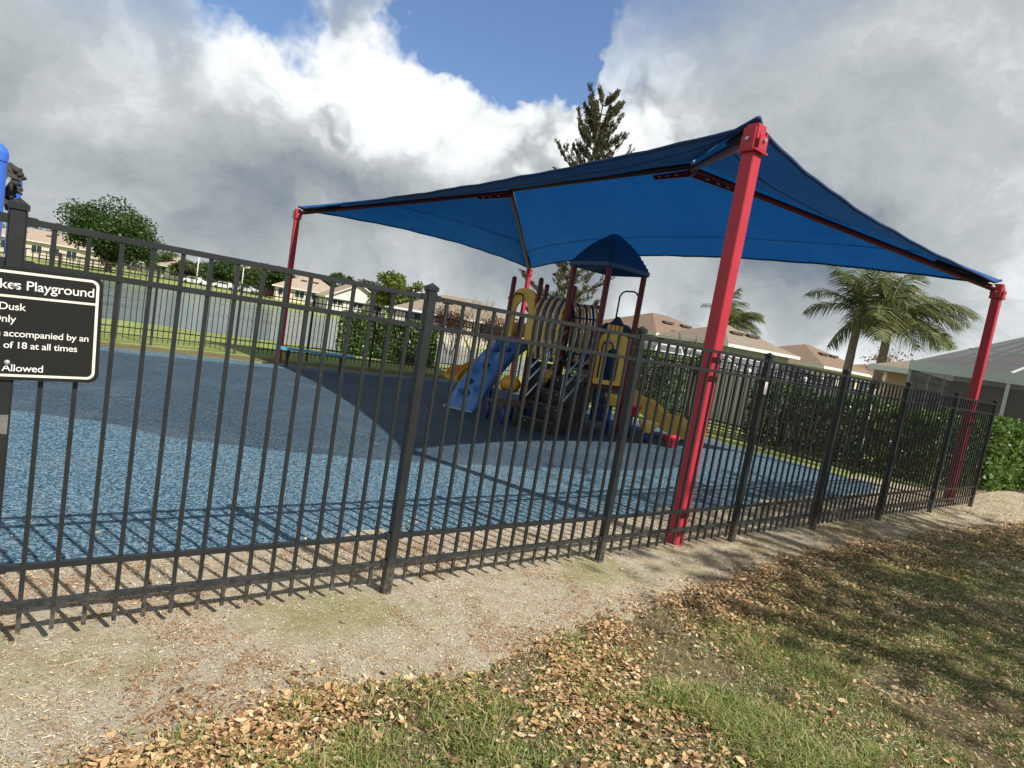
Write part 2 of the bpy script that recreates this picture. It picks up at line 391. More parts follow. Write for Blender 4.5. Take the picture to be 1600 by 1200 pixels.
def mat_rubber():
    mt, t = new_mat('poured_rubber_granules')
    oc = t.n('ShaderNodeTexCoord').outputs['Object']
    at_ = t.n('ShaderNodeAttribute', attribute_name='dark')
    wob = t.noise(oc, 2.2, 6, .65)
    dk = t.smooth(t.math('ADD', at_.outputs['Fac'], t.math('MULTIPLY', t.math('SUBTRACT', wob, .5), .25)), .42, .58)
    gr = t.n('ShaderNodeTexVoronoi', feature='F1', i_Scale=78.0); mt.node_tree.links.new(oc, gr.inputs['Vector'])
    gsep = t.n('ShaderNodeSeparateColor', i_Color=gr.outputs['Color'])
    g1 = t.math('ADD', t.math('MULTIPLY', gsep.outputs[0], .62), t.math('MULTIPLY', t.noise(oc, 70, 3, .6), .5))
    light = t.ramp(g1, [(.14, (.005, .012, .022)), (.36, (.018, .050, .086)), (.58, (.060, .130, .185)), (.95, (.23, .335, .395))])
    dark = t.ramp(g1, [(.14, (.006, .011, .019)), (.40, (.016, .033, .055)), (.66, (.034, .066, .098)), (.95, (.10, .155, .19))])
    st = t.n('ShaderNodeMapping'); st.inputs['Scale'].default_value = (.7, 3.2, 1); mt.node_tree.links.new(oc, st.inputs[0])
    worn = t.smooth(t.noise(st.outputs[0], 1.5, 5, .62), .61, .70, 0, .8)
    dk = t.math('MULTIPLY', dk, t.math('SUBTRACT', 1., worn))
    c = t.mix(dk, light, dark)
    c = t.mix(t.smooth(t.noise(oc, .8, 6, .65), .45, .75, 0, .22), c, (.17, .19, .20))
    p = t.n('ShaderNodeBsdfPrincipled', i_Base_Color=c, i_Roughness=.72); p.inputs['Specular IOR Level'].default_value = .35
    b = t.n('ShaderNodeBump', i_Strength=.65, i_Distance=.012, i_Height=g1); mt.node_tree.links.new(b.outputs[0], p.inputs['Normal'])
    return finish(mt, t, p.outputs[0])
def rubber():
    h = .1; xs = np.arange(-7, 12.2, h); ys = np.arange(3.4, 15.7, h); X, Y = np.meshgrid(xs, ys)
    rng = np.random.default_rng(3)
    wob = .05*np.sin(X*2.1)+.04*np.sin(X*5.3+1)+.03*np.sin(Y*4+X)
    msk = poly_mask(X, Y+wob, RUB)
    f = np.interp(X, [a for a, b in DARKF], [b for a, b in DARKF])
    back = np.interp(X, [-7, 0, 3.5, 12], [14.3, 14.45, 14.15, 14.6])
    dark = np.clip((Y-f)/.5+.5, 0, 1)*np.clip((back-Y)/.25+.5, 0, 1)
    Z = gzs(Y)+.016
    # the mat rolls down into the soil at its rim
    inner = msk.copy(); inner[1:-1, 1:-1] &= msk[2:, 1:-1] & msk[:-2, 1:-1] & msk[1:-1, 2:] & msk[1:-1, :-2]
    Z = np.where(inner, Z, gzs(Y)-.02)
    nx = len(xs); ii, jj = np.meshgrid(np.arange(len(ys)-1), np.arange(nx-1), indexing='ij')
    q = msk[:-1, :-1] | msk[1:, :-1] | msk[:-1, 1:] | msk[1:, 1:]
    k0 = (ii*nx+jj)[q]
    V = np.stack([X, Y, Z], -1).reshape(-1, 3)
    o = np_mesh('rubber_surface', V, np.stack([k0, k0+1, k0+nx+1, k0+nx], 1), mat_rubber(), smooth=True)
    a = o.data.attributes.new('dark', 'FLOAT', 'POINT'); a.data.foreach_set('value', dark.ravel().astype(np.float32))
    tag(o, kind='structure')
rubber()

# worn sandy path along the fence
EDGE = [(-6, 2.35), (0, 2.22), (.5, 2.24), (1.0, 2.33), (1.45, 2.22), (1.76, 2.15), (2.13, 2.27), (3.2, 2.40), (4.5, 2.52), (6.1, 2.66), (8, 2.62), (10, 2.5), (12, 2.35), (14, 2.35), (17, 2.6), (24, 3.0)]
def edge_y(x): return np.interp(x, [a for a, b in EDGE], [b for a, b in EDGE])
def mat_sand():
    mt, t = new_mat('sandy_worn_soil')
    oc = t.n('ShaderNodeTexCoord').outputs['Object']
    n1 = t.noise(oc, 1.1, 6, .62); n2 = t.noise(oc, 7, 7, .7); n3 = t.noise(oc, 85, 5, .75); n4 = t.noise(oc, 260, 3, .6)
    c = t.ramp(t.math('ADD', t.math('MULTIPLY', n3, .6), t.math('MULTIPLY', n4, .4)), [(.30, (.13, .105, .07)), (.41, (.36, .30, .22)), (.54, (.54, .475, .37)), (.72, (.68, .62, .51))])
    # rusty bark crumbs, mossy patches
    c = t.mix(t.math('MULTIPLY', t.smooth(n2, .46, .62), t.smooth(n3, .36, .58, .05, .55)), c, (.29, .165, .07))
    sep = t.n('ShaderNodeSeparateXYZ', i_Vector=oc)
    moss = t.math('MULTIPLY', t.smooth(n1, .46, .60), t.smooth(t.math('ABSOLUTE', t.math('SUBTRACT', sep.outputs['Y'], 2.95)), .1, .42, .62, 0))
    c = t.mix(t.math('MULTIPLY', moss, t.smooth(n3, .3, .6, .4, 1)), c, (.22, .235, .055))
    hs = t.math('ADD', t.math('MULTIPLY', n3, .6), t.math('MULTIPLY', n4, .4))
    p = t.n('ShaderNodeBsdfPrincipled', i_Base_Color=c, i_Roughness=.95); p.inputs['Specular IOR Level'].default_value = .12
    b = t.n('ShaderNodeBump', i_Strength=.9, i_Distance=.02, i_Height=hs); mt.node_tree.links.new(b.outputs[0], p.inputs['Normal'])
    return finish(mt, t, p.outputs[0])
def vnoise(x, y, seed, sc_):
    rng = np.random.default_rng(seed); G = rng.random((64, 64)); x = x*sc_; y = y*sc_; xi = np.floor(x).astype(int); yi = np.floor(y).astype(int); fx = x-xi; fy = y-yi
    fx = fx*fx*(3-2*fx); fy = fy*fy*(3-2*fy); g = lambda a, b: G[a % 64, b % 64]
    return (g(xi, yi)*(1-fx)+g(xi+1, yi)*fx)*(1-fy)+(g(xi, yi+1)*(1-fx)+g(xi+1, yi+1)*fx)*fy
def path():
    xs = np.arange(-4, 24, .025); nv = 48; v = np.linspace(0, 1, nv)
    e = edge_y(xs)+.16*(vnoise(xs, xs*0, 31, 1.6)-.5)+.12*(vnoise(xs, xs*0, 32, 5)-.5)+.07*(vnoise(xs, xs*0, 33, 17)-.5)
    top = np.interp(xs, [-4, 12.5, 13, 14, 17, 24], [4.9, 4.9, 4.4, 3.5, 3.6, 4.1])
    top = np.where(xs < 11.6, np.minimum(top, np.interp(xs, [a for a, b in RUB[:9]], [b for a, b in RUB[:9]])+.32), top)+.12*(vnoise(xs, xs*0, 34, 3)-.5)
    X = np.repeat(xs[None], nv, 0); Y = e[None]*(1-v[:, None])+top[None]*v[:, None]
    Z = .004+.014*vnoise(X, Y, 35, 2.5)*np.sin(np.pi*np.minimum(v*1.3, 1))[:, None]**.4+.006*vnoise(X, Y, 36, 11)*np.clip((1-v)*3, .1, 1)[:, None]
    Z[0] = -.004; Z[-1] = -.01
    nx = len(xs); ii, jj = np.meshgrid(np.arange(nv-1), np.arange(nx-1), indexing='ij'); k0 = (ii*nx+jj).ravel()
    tag(np_mesh('dirt_path', np.stack([X, Y, Z], -1).reshape(-1, 3), np.stack([k0, k0+1, k0+nx+1, k0+nx], 1), mat_sand(), smooth=True), kind='structure')
path()

# ------------------------------------------------------------------ fences
def fence(name, pts, label, H=1.9, brackets=False):
    """pts: post positions (x, y, z). Posts with caps; each bay one picket panel with four rails"""
    root = empty(name, pts[0]); tag(root, label, 'fence')
    pm = None; cm = None
    for i, p in enumerate(pts):
        if pm is None:
            b = MB(); s = .028; b.bbox((-s, -s, -.15), (s, s, H-.045), .005)
            po = b.build('fence_post', BLACK); pm = po.data
            c = MB(); s2 = .032
            c.add([(-s2, -s2, H-.045), (s2, -s2, H-.045), (s2, s2, H-.045), (-s2, s2, H-.045), (-s2, -s2, H-.022), (s2, -s2, H-.022), (s2, s2, H-.022), (-s2, s2, H-.022), (0, 0, H+.002)],
                  [(3, 2, 1, 0), (0, 1, 5, 4), (1, 2, 6, 5), (2, 3, 7, 6), (3, 0, 4, 7), (4, 5, 8), (5, 6, 8), (6, 7, 8), (7, 4, 8)])
            ca = c.build('post_cap', BLACK); cm = ca.data
        else:
            po = bpy.data.objects.new('fence_post', pm); C.objects.link(po); ca = bpy.data.objects.new('post_cap', cm); C.objects.link(ca)
        po.parent = root; po.location = Vector(p)-Vector(pts[0]); ca.parent = po
        po.rotation_euler.z = math.atan2(pts[min(i+1, len(pts)-1)][1]-pts[max(i-1, 0)][1], pts[min(i+1, len(pts)-1)][0]-pts[max(i-1, 0)][0])
    for a, b_ in zip(pts, pts[1:]):
        A = Vector(a); B = Vector(b_); L = (B-A).length; d = (B-A)/L; n = max(4, round(L/.115)); sp = L/n
        pk = MB()
        for k in range(1, n):
            q = A+d*(sp*k); pk.bar(q+Vector((0, 0, .075)), q+Vector((0, 0, 1.82)),   .0178, .0178, up=d.cross(Vector((0, 0, 1))))
        pan = pk.build('picket_panel', BLACK, root)
        for z in (1.815, 1.645, .375, .205):
            r = MB(); r.bar(A+d*.0255+Vector((0, 0, z)), B-d*.0255+Vector((0, 0, z)), .027, .026)
            rl = r.build('rail', BLACK, pan)
            if brackets:
                for E_, q in ((A, d), (B, -d)):
                    k = MB(); k.bar(E_+q*.0258+Vector((0, 0, z)), E_+q*.060+Vector((0, 0, z)), .036, .036); k.build('rail_bracket', BLACK, rl)
    return root
FY = 3.071
fence('metal_fence', [(x, FY, 0) for x in (-3.88, -2.04, -.203, 1.637, 3.477, 5.317, 6.955, 8.748, 10.62, 12.526)],
      'near black picket fence carrying the playground sign, along the sandy path', brackets=True)
S2 = 1.87
bx = [12.75-S2*i for i in range(13)]
fence('metal_fence', [(x, 16.55, gz1(x, 16.4)) for x in bx], 'far black picket fence between the playground and the lake', H=1.85)
fence('metal_fence', [(12.56+.19*(k/7), FY+.05+(16.5-FY-.05)*k/7+(.0 if k else .0), gz1(12.6, FY+(16.5-FY)*k/7)) for k in range(8)][1:-1], 'black picket side fence in front of the dark clipped hedge', H=1.85)

# ------------------------------------------------------------------ playground sign on the near fence
def atY(px, py, Yp):
    v = ray(px, py); return CAM+v*(Yp/v[1])
def sign():
    yp = FY-.038; tilt = R_(2.0)
    PV = atY(80, 515, yp); ct, st_ = math.cos(tilt), math.sin(tilt)
    def un(px, py):                                    # point on the sign, in its untilted frame
        p = atY(px, py, yp)-PV; return np.array([PV[0]+p[0]*ct+p[2]*st_, yp, PV[2]-p[0]*st_+p[2]*ct])
    TR = un(166, 428); BR = un(150, 602)
    x1 = (TR[0]+BR[0])/2; x0 = x1-.92; z1 = un(100, 427)[2]; z0 = un(80, 596)[2]
    root = empty('playground_sign', PV); tag(root, 'black playground rules sign with white lettering on the near fence', 'sign'); root.rotation_euler.y = -tilt
    SB = M('sign_black', (.012, .013, .013), .38, .15, 3); SW = M('sign_cream', (.80, .77, .66), .5, .05, 3); SL = M('sign_white', (.86, .86, .83), .5, .04, 3)
    def rr(x0, z0, x1, z1, r, y):
        o = []
        for cx, cz, a0 in ((x1-r, z1-r, 0), (x0+r, z1-r, 90), (x0+r, z0+r, 180), (x1-r, z0+r, 270)):
            for k in range(7): a = R_(a0+15*k); o.append((cx+r*math.cos(a), y, cz+r*math.sin(a)))
        return o
    b = MB(); b.prism(rr(x0, z0, x1, z1, .036, yp), (0, .006, 0)); b.build('board', SB, root)
    # cream border line
    b = MB(); A = rr(x0+.014, z0+.014, x1-.014, z1-.014, .028, yp-.0015); B = rr(x0+.024, z0+.024, x1-.024, z1-.024, .020, yp-.0015); n = len(A)
    b.add(A+B, [(i, (i+1) % n, n+(i+1) % n, n+i) for i in range(n)])
    zl = un(100, 471)[2]
    b.add([(x0+.024, yp-.0015, zl-.0045), (x1-.024, yp-.0015, zl-.0045), (x1-.024, yp-.0015, zl+.0045), (x0+.024, yp-.0015, zl+.0045)], [(0, 1, 2, 3)])
    b.build('border', SW, root)
    rows = [('Lakes Playground', 148, 465, .0525), ('Dawn to Dusk', 40, 486, .0405), ('Residents Only', 25, 504, .0405), ('Children must be accompanied by an', 139, 534, .0375), ('adult over the age of 18 at all times', 121, 550, .0375), ('No Pets Allowed', 68, 582, .0405)]
    for txt, px, py, size in rows:
        p = un(px, py)
        cu = bpy.data.curves.new('lettering', 'FONT'); cu.body = txt; cu.size = size; cu.align_x = 'RIGHT'; cu.space_character = .95; cu.offset = size*.004
        cu.fill_mode = 'FRONT'; cu.resolution_u = 4
        tmp = bpy.data.objects.new('tmp', cu); C.objects.link(tmp)
        dg = bpy.context.evaluated_depsgraph_get(); me = bpy.data.meshes.new_from_object(tmp.evaluated_get(dg)); bpy.data.objects.remove(tmp)
        me.name = 'lettering'; me.materials.clear()
        me.transform(Matrix.Translation(Vector((p[0], yp-.002, p[2]))-wloc(root)) @ Matrix.Rotation(math.pi/2, 4, 'X'))
        link_mesh('lettering', me, SL, root)
    for px, py in ((24, 446), (11, 566)):
        p = un(px, py); b = MB()
        prof = [(.0, 0), (.011, .001), (.010, .005), (.006, .009), (.0, .010)]
        n = 14; vs = []; fs = []
        for r, h in prof:
            for k in range(n): vs.append((p[0]+r*math.cos(2*math.pi*k/n), p[1]-.001-h, p[2]+r*math.sin(2*math.pi*k/n)))
        for i in range(4):
            for k in range(n): fs.append((i*n+k, i*n+(k+1) % n, (i+1)*n+(k+1) % n, (i+1)*n+k))
        b.add(vs, fs); b.build('bolt', STEEL, root, True)
sign()
def sticker(name, x, z0, z1, label, mat):
    b = MB(); b.bbox((x-.024, FY-.0305, z0), (x+.024, FY-.0285, z1), .001); o = b.build(name, mat); tag(o, label, 'tag'); return o
sticker('post_tag', 5.317, 1.50, 1.62, 'small white paper tag on a near fence post beside the red pole', WHITEP)
sticker('post_sticker', -.203, .96, 1.04, 'worn grey sticker on the fence post below the sign', M('worn_grey', (.15, .15, .145), .7, .5, 40))

# ------------------------------------------------------------------ shade canopy
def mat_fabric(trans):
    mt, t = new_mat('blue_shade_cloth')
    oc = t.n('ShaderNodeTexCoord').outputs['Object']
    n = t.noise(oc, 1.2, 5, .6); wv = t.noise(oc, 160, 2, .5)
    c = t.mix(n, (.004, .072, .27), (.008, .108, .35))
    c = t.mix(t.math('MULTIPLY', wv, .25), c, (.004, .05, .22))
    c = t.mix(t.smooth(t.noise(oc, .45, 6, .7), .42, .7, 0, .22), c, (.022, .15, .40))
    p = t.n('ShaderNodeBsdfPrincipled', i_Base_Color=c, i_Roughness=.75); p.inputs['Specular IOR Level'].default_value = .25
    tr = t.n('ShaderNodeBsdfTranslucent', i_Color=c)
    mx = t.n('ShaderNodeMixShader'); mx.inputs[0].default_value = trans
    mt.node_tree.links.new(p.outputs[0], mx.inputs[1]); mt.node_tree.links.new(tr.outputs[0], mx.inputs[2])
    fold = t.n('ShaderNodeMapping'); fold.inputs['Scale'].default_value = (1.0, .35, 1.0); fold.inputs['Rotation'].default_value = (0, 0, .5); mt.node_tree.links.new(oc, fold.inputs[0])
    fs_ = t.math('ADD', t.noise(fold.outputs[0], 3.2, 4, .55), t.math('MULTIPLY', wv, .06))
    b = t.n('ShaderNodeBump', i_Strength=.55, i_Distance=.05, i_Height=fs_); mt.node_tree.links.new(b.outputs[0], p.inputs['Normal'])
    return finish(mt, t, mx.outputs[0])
def canopy():
    Hc = 3.80
    Np, Rp, Fp, Lp = (np.array(a) for a in ((4.5925, 3.20, Hc), (12.31, 3.34, Hc), (12.06, 16.0, Hc), (4.34, 15.87, Hc)))
    R1 = np.array([8.36, 6.95, 5.03]); L1 = np.array([8.28, 12.25, 5.06])
    root = empty('shade_canopy', (8.3, 9.6, -.05)); tag(root, 'blue fabric hip shade canopy on four red posts over the play equipment', 'canopy')
    FAB = mat_fabric(.29); FAB_SHADED = mat_fabric(.035); FAB_HALF_SHADED = mat_fabric(.11)   # same cloth, less translucent on two panels to bake in their shaded undersides
    SEAM = M('dark_blue_seam', (.004, .03, .12), .8, .1, 4)
    def panel(A, B, TA, TB, inset, rise, sag, fab, nu=48, nv=14):
        # A,B eave ends; TA above A side, TB above B side (equal for a triangle)
        d = (B-A)/np.linalg.norm(B-A); L = np.linalg.norm(B-A)
        up = (TA+TB)/2-(A+B)/2; up = up-d*up.dot(d); inw = np.array([up[0], up[1], 0]); inw /= np.linalg.norm(inw)
        sA = (TA-A).dot(d); sB = (TB-A).dot(d)
        rows = []
        for j in range(nv+1):
            v = j/nv; row = []
            for i in range(nu+1):
                s = L*i/nu; u = i/nu; k = 4*u*(1-u)
                e = A+d*s+inw*inset*k+np.array([0, 0, rise*k])
                if s < sA: T = A+(TA-A)*(s/sA if sA > 0 else 0)
                elif s > sB: T = B+(TB-B)*((L-s)/(L-sB))
                else: T = TA+(TB-TA)*((s-sA)/max(1e-6, sB-sA))
                T = T+np.array([0, 0, .07])
                ee = e if 0 < u < 1 else T-np.array([0, 0, .0])
                p = ee*(1-v)+T*v; p = p-np.array([0, 0, sag*math.sin(math.pi*v)*k-.005*math.sin(s*7.3)*(1-v)**3*min(1, 6*k)-.007*math.sin(s*3.1+v*4)*k]); row.append(p)
            rows.append(row)
        b = MB(); b.grid(rows); po = b.build('fabric_panel', fab, root, True)
        h = MB(); h.tube([p-np.array([0, 0, .004]) for p in rows[0]], .022, 6); h.build('hem', SEAM, po, True)
        sm = MB(); rr = []; half_ = np.hypot(up[0], up[1])
        for i in range(3, nu-2):
            q = i/nu; sd = L*q; k = 4*q*(1-q); e0 = inset*k
            dT = half_*min(1, sd/max(sA, 1e-6), (L-sd)/max(L-sB, 1e-6)); ds = .47*half_*math.sin(math.pi*q)**.45
            v = min(.97, max(.03, (ds-e0)/max(dT-e0, 1e-6)))*nv; j = min(nv-1, int(v)); rr.append(rows[j][i]*(1-v+j)+rows[j+1][i]*(v-j))
        sm.grid([[p-np.array([0, 0, .004])-inw*.02 for p in rr], [p-np.array([0, 0, .004])+inw*.02 for p in rr]]); sm.build('seam', SEAM, po)
        return rows
    panel(Np, Lp, R1, L1, .92, .27, .10, FAB_SHADED)
    panel(Rp, Fp, R1, L1, .92, .27, .10, FAB)
    panel(Np, Rp, R1, R1, .55, .16, .08, FAB_HALF_SHADED)
    panel(Lp, Fp, L1, L1, .55, .14, .08, FAB)
    # posts
    for P in (Np, Rp, Fp, Lp):
        zb = gz1(P[0], P[1])-.05; s = .063
        b = MB(); b.bbox((P[0]-s, P[1]-s, zb), (P[0]+s, P[1]+s, 3.56), .008); po = b.build('canopy_post', RED, root)
        b = MB(); b.bbox((P[0]-.095, P[1]-.095, 3.56), (P[0]+.095, P[1]+.095, 3.578), .003); b.build('flange', RED, po)
        b = MB()
        for sx in (-1, 1):
            b.bbox((P[0]+sx*.088-.008, P[1]-.06, 3.578), (P[0]+sx*.088+.008, P[1]+.06, 3.76), .003)
            b.bbox((P[0]-.06, P[1]+sx*.088-.008, 3.578), (P[0]+.06, P[1]+sx*.088+.008, 3.70), .003)
        b.build('lug', RED, po)
        b = MB(); b.bbox((P[0]-.06, P[1]-.06, 3.578), (P[0]+.06, P[1]+.06, 3.80), .006); b.build('head', RED, po)
        b = MB()
        for sx in (-1, 1):
            for cx, cy, dx, dy in ((P[0]+sx*.098, P[1], sx, 0), (P[0], P[1]+sx*.098, 0, sx)):
                b.tube([(cx, cy, 3.66), (cx+dx*.018, cy+dy*.018, 3.66)], .016, 6)
        b.build('bolt', STEEL, po)
    def V3(a, dz=0): return Vector((a[0], a[1], a[2]+dz))
    for P, T in ((Np, R1), (Rp, R1), (Fp, L1), (Lp, L1)):
        d = (V3(T)-V3(P)).normalized()
        b = MB(); b.tube([V3(P, -.10), V3(T, -.07)], .052, 12); rf = b.build('rafter', MAROON, root, 40)
        # dark cloth corner sleeve round the rafter's foot
        b = MB(); b.tube([V3(P, -.06)+d*.25, V3(P, -.05)+d*1.1], [.085, .075], 8); b.build('corner_sleeve', M('corner_cloth', (.012, .012, .02), .8), rf, True)
    b = MB(); b.tube([V3(R1, -.01), V3(L1, -.01)], .055, 12); b.build('ridge_beam', M('shaded_maroon_coat', (.045, .008, .012), .5), root, 40)  # near-black copy of the maroon, shade under the ridge put into the colour
    SL = M('slot_light', (.5, .5, .5), .5)
    for T, S, ps in ((R1, -1, (Np, Rp)), (L1, 1, (Fp, Lp))):
        for q in ((V3(ps[0]), V3(ps[1]), V3(L1)) if S < 0 else (V3(ps[0]), V3(ps[1]))):
            d = (q-V3(T)).normalized(); a = V3(T, -.13); side = d.cross(Vector((0, 0, 1))).normalized()
            b = MB(); b.prism([a-side*.02+Vector((0, 0, .05)), a-side*.02-Vector((0, 0, .07)), a+d*.78-side*.02-Vector((0, 0, .05)), a+d*.86-side*.02+Vector((0, 0, .03))], side*.04); pl = b.build('knuckle_plate', MAROON, root)
            b = MB()
            for k in (.3, .5, .68): b.bar(a+d*(k-.03)+Vector((0, 0, -.015)), a+d*(k+.03)+Vector((0, 0, -.015)), .05, .02)
            b.build('bolt', SL, pl)
canopy()

# ------------------------------------------------------------------ play structure
def play():
    g0 = -.05
    root = empty('play_structure', (8.55, 9.7, g0)); tag(root, 'red, blue and yellow play structure with slides, stairs and roofed tower under the canopy', 'play structure')
    def post(x, y, h, cap=True):
        b = MB(); r = .058
        b.lathe((x, y, g0-.03), [(r, 0), (r, h-.03), (r*.96, h), (r*.75, h+.028), (r*.35, h+.043), (.004, h+.048)], 14)
        return b.build('tower_post', MAROON, root, 40)
    T1 = (8.05, 9.05, 8.2, 9.2); T2 = (8.05, 9.05, 10.2, 11.2)
    clampm = []
    for x in T1[:2]:
        for y in T1[2:]: post(x, y, 3.32)
    for x in T2[:2]:
        for y in T2[2:]: post(x, y, 2.95)
    # clamps at deck level: collars
    for T, zz in ((T1, (.95, 1.86)), (T2, (1.5, 2.42))):
        for x in T[:2]:
            for y in T[2:]:
                for z in zz:
                    b = MB(); b.lathe((x, y, z-.05), [(.058, 0), (.074, .004), (.074, .07), (.058, .074)], 14); b.build('clamp', MAROON, root, 40)
    def deck(x0, x1, y0, y1, z):
        b = MB(); b.bbox((x0, y0, z-.06), (x1, y1, z), .008); d = b.build('deck', DARKDECK, root)
        b = MB()
        b.box((x0-.012, y0-.012, z-.10), (x1+.012, y0+.02, z-.062)); b.box((x0-.012, y1-.02, z-.10), (x1+.012, y1+.012, z-.062))
        b.build('deck_rim', MAROON, d)
    deck(8.10, 9.0, 8.25, 9.15, .95); deck(8.10, 9.0, 10.25, 11.15, 1.50); deck(8.12, 8.98, 9.17, 10.23, 1.22)
    # moulded roof: bulging four sided cap with shingle ridges
    cx, cy = 8.57, 8.72; half = .60; zb = 3.18
    prof = []
    steps = 9
    for i in range(steps+1):
        t = i/steps; w = half*(1-t)**.60
        z = zb+.09+.64*t
        prof.append((max(w, .035), z))
    lv = [(half*.98, zb), (half, zb+.02)]
    for i, (w, z) in enumerate(prof):
        w = max(w, .085); lv.append((w, z))
        if i < steps: lv.append((w-.022 if w > .1 else w, z+.006))
    lv.append((.05, zb+.748))
    vs = []; fs = []
    def sq(w, z):
        c = w*.10; return [(cx-w+c, cy-w, z), (cx+w-c, cy-w, z), (cx+w, cy-w+c, z), (cx+w, cy+w-c, z), (cx+w-c, cy+w, z), (cx-w+c, cy+w, z), (cx-w, cy+w-c, z), (cx-w, cy-w+c, z)]
    for w, z in lv: vs += sq(w, z)
    for i in range(len(lv)-1):
        for k in range(8): fs.append((i*8+k, i*8+(k+1) % 8, i*8+8+(k+1) % 8, i*8+8+k))
    fs.append(tuple((len(lv)-1)*8+k for k in range(8)))
    b = MB(); b.add(vs, fs)
    b.add(sq(half*.93, zb+.001)+sq(half*.5, zb+.30), [(k, (k+1) % 8, 8+(k+1) % 8, 8+k) for k in range(8)]+[tuple(range(8, 16))])
    b.build('roof', M('deep_blue_roof', (.014, .075, .23), .34, .12, 4, .08, 80), root, 25)
    # ------- panels
    def arch_panel(name, mat, p0, p1, z0, z1, oz0, oz1, ow, th=.045, rise=.22):
        """moulded panel between p0 and p1 with rounded top and an arched hole; built as a ring of quads, extruded"""
        p0 = Vector((p0[0], p0[1], 0)); p1 = Vector((p1[0], p1[1], 0)); L = (p1-p0).length; d = (p1-p0)/L; nrm = Vector((-d.y, d.x, 0)); n = 40
        def outer(a):
            x, z = math.cos(a), math.sin(a)
            zc = z1-rise
            if z >= 0: return (L/2*x, zc+rise*z**.9 if z > 0 else zc)
            # lower half follows the rectangle
            s = max(abs(x)/1.0, abs(z)/1.0); X = x/s*L/2; Z = zc+(z/s)*(zc-z0); return (X, Z)
        def inner(a):
            x, z = math.cos(a), math.sin(a); zc = oz1-ow/2
            if z >= 0: return (ow/2*x, zc+ow/2*z)
            s = max(abs(x), abs(z)); return (x/s*ow/2, zc+(z/s)*(zc-oz0))
        O = [outer(2*math.pi*k/n) for k in range(n)]; I = [inner(2*math.pi*k/n) for k in range(n)]
        W = lambda q, off: p0+d*(L/2+q[0])+nrm*off+Vector((0, 0, q[1]))
        vs = [W(q, -th/2) for q in O]+[W(q, -th/2) for q in I]+[W(q, th/2) for q in O]+[W(q, th/2) for q in I]
        fs = []
        for k in range(n):
            j = (k+1) % n
            fs += [(k, j, n+j, n+k), (2*n+j, 2*n+k, 3*n+k, 3*n+j), (j, k, 2*n+k, 2*n+j), (n+k, n+j, 3*n+j, 3*n+k)]
        b = MB(); b.add(vs, fs); return b.build(name, mat, root, 35)
    arch_panel('arch_panel', YEL, (8.05, 11.13), (8.05, 10.27), 1.46, 2.66, 1.52, 2.38, .50)
    arch_panel('slide_panel', YEL, (8.12, 8.2), (8.98, 8.2), .93, 1.98, 1.02, 1.66, .46)
    # yellow rails standing up from the slide panel
    b = MB()
    for i in range(4): b.bbox((8.30+i*.115, 8.18, 1.96), (8.36+i*.115, 8.22, 2.12), .006)
    b.build('panel_bar', YEL, root)
    # navy panel with wavy top on the right side of the roofed tower
    top = [(y, 2.10+.20*math.exp(-((y-8.7)/.24)**2)+.03*math.cos((y-8.7)*20)) for y in np.linspace(8.27, 9.13, 22)]
    b = MB(); b.prism([(9.03, 8.27, .97)]+[(9.03, y, z) for y, z in top]+[(9.03, 9.13, .97)], (.04, 0, 0)); pan = b.build('wavy_panel', NAVY, root)
    b = MB()
    for y in np.linspace(8.36, 9.04, 7): b.box((9.018, y-.012, 1.1), (9.029, y+.012, 2.1))
    b.build('groove', M('navy_groove', (.02, .06, .20), .4), pan)
    # hoop handles
    def hoop(p, q, h, r=.017, mat=NAVY):
        p = Vector(p); q = Vector(q); pts = [p, p+Vector((0, 0, h*.86)), p.lerp(q, .12)+Vector((0, 0, h*.96)), p.lerp(q, .28)+Vector((0, 0, h)), p.lerp(q, .72)+Vector((0, 0, h)), p.lerp(q, .88)+Vector((0, 0, h*.96)), q+Vector((0, 0, h*.86)), q]
        b = MB(); b.tube(pts, r, 8); b.build('grab_rail', mat, root, True)
    hoop((9.09, 8.80, 2.05), (9.09, 8.28, 2.05), .82, .018)
    hoop((8.17, 8.12, 1.05), (8.46, 8.12, 1.05), .72, .018)
    hoop((7.97, 11.05, 1.6), (7.97, 10.62, 1.6), .92, .018, MAROON)
    # slatted bridge sides, blue and yellow staves curving outward
    for sx, x in ((-1, 8.02), (1, 9.08)):
        for i in range(9):
            y = 9.27+i*.108
            pts = [(x, y, 1.16), (x+sx*.05, y, 1.45), (x+sx*.07, y, 1.85), (x+sx*.04, y, 2.22), (x-sx*.04, y, 2.44), (x-sx*.12, y, 2.50)]
            b = MB()
            for p, q in zip(pts, pts[1:]): b.bar(p, q, .066, .028, up=(1, 0, .3))
            b.build('stave', YEL if i % 2 == (0 if sx < 0 else 1) else BLUECOAT, root)
        b = MB()
        for z, off in ((1.4, .02), (2.2, .02)): b.tube([(x+sx*off-sx*.03, 9.2, z), (x+sx*off-sx*.03, 10.2, z)], .018, 8)
        b.build('bridge_rail', BLUECOAT, root, True)
    # navy crossing tubes under bridge and tower
    b = MB()
    b.tube([(8.05, 9.25, .3), (8.05, 10.1, 1.15)], .022, 8); b.tube([(8.05, 10.1, .3), (8.05, 9.25, 1.15)], .022, 8); b.tube([(9.05, 9.25, .2), (9.05, 10.1, 1.15)], .022, 8)
    b.build('brace', BLUECOAT, root, True)
    b = MB(); b.bbox((8.62, 8.55, .12), (9.0, 8.60, .84), .01); pl = b.build('activity_panel', NAVY, root)
    b = MB()
    for i in range(3):
        for j in range(3): b.tube([(8.69+i*.12, 8.535, .26+j*.20), (8.69+i*.12, 8.549, .26+j*.20)], .045, 12)
    b.build('dial', BLUEP, pl)
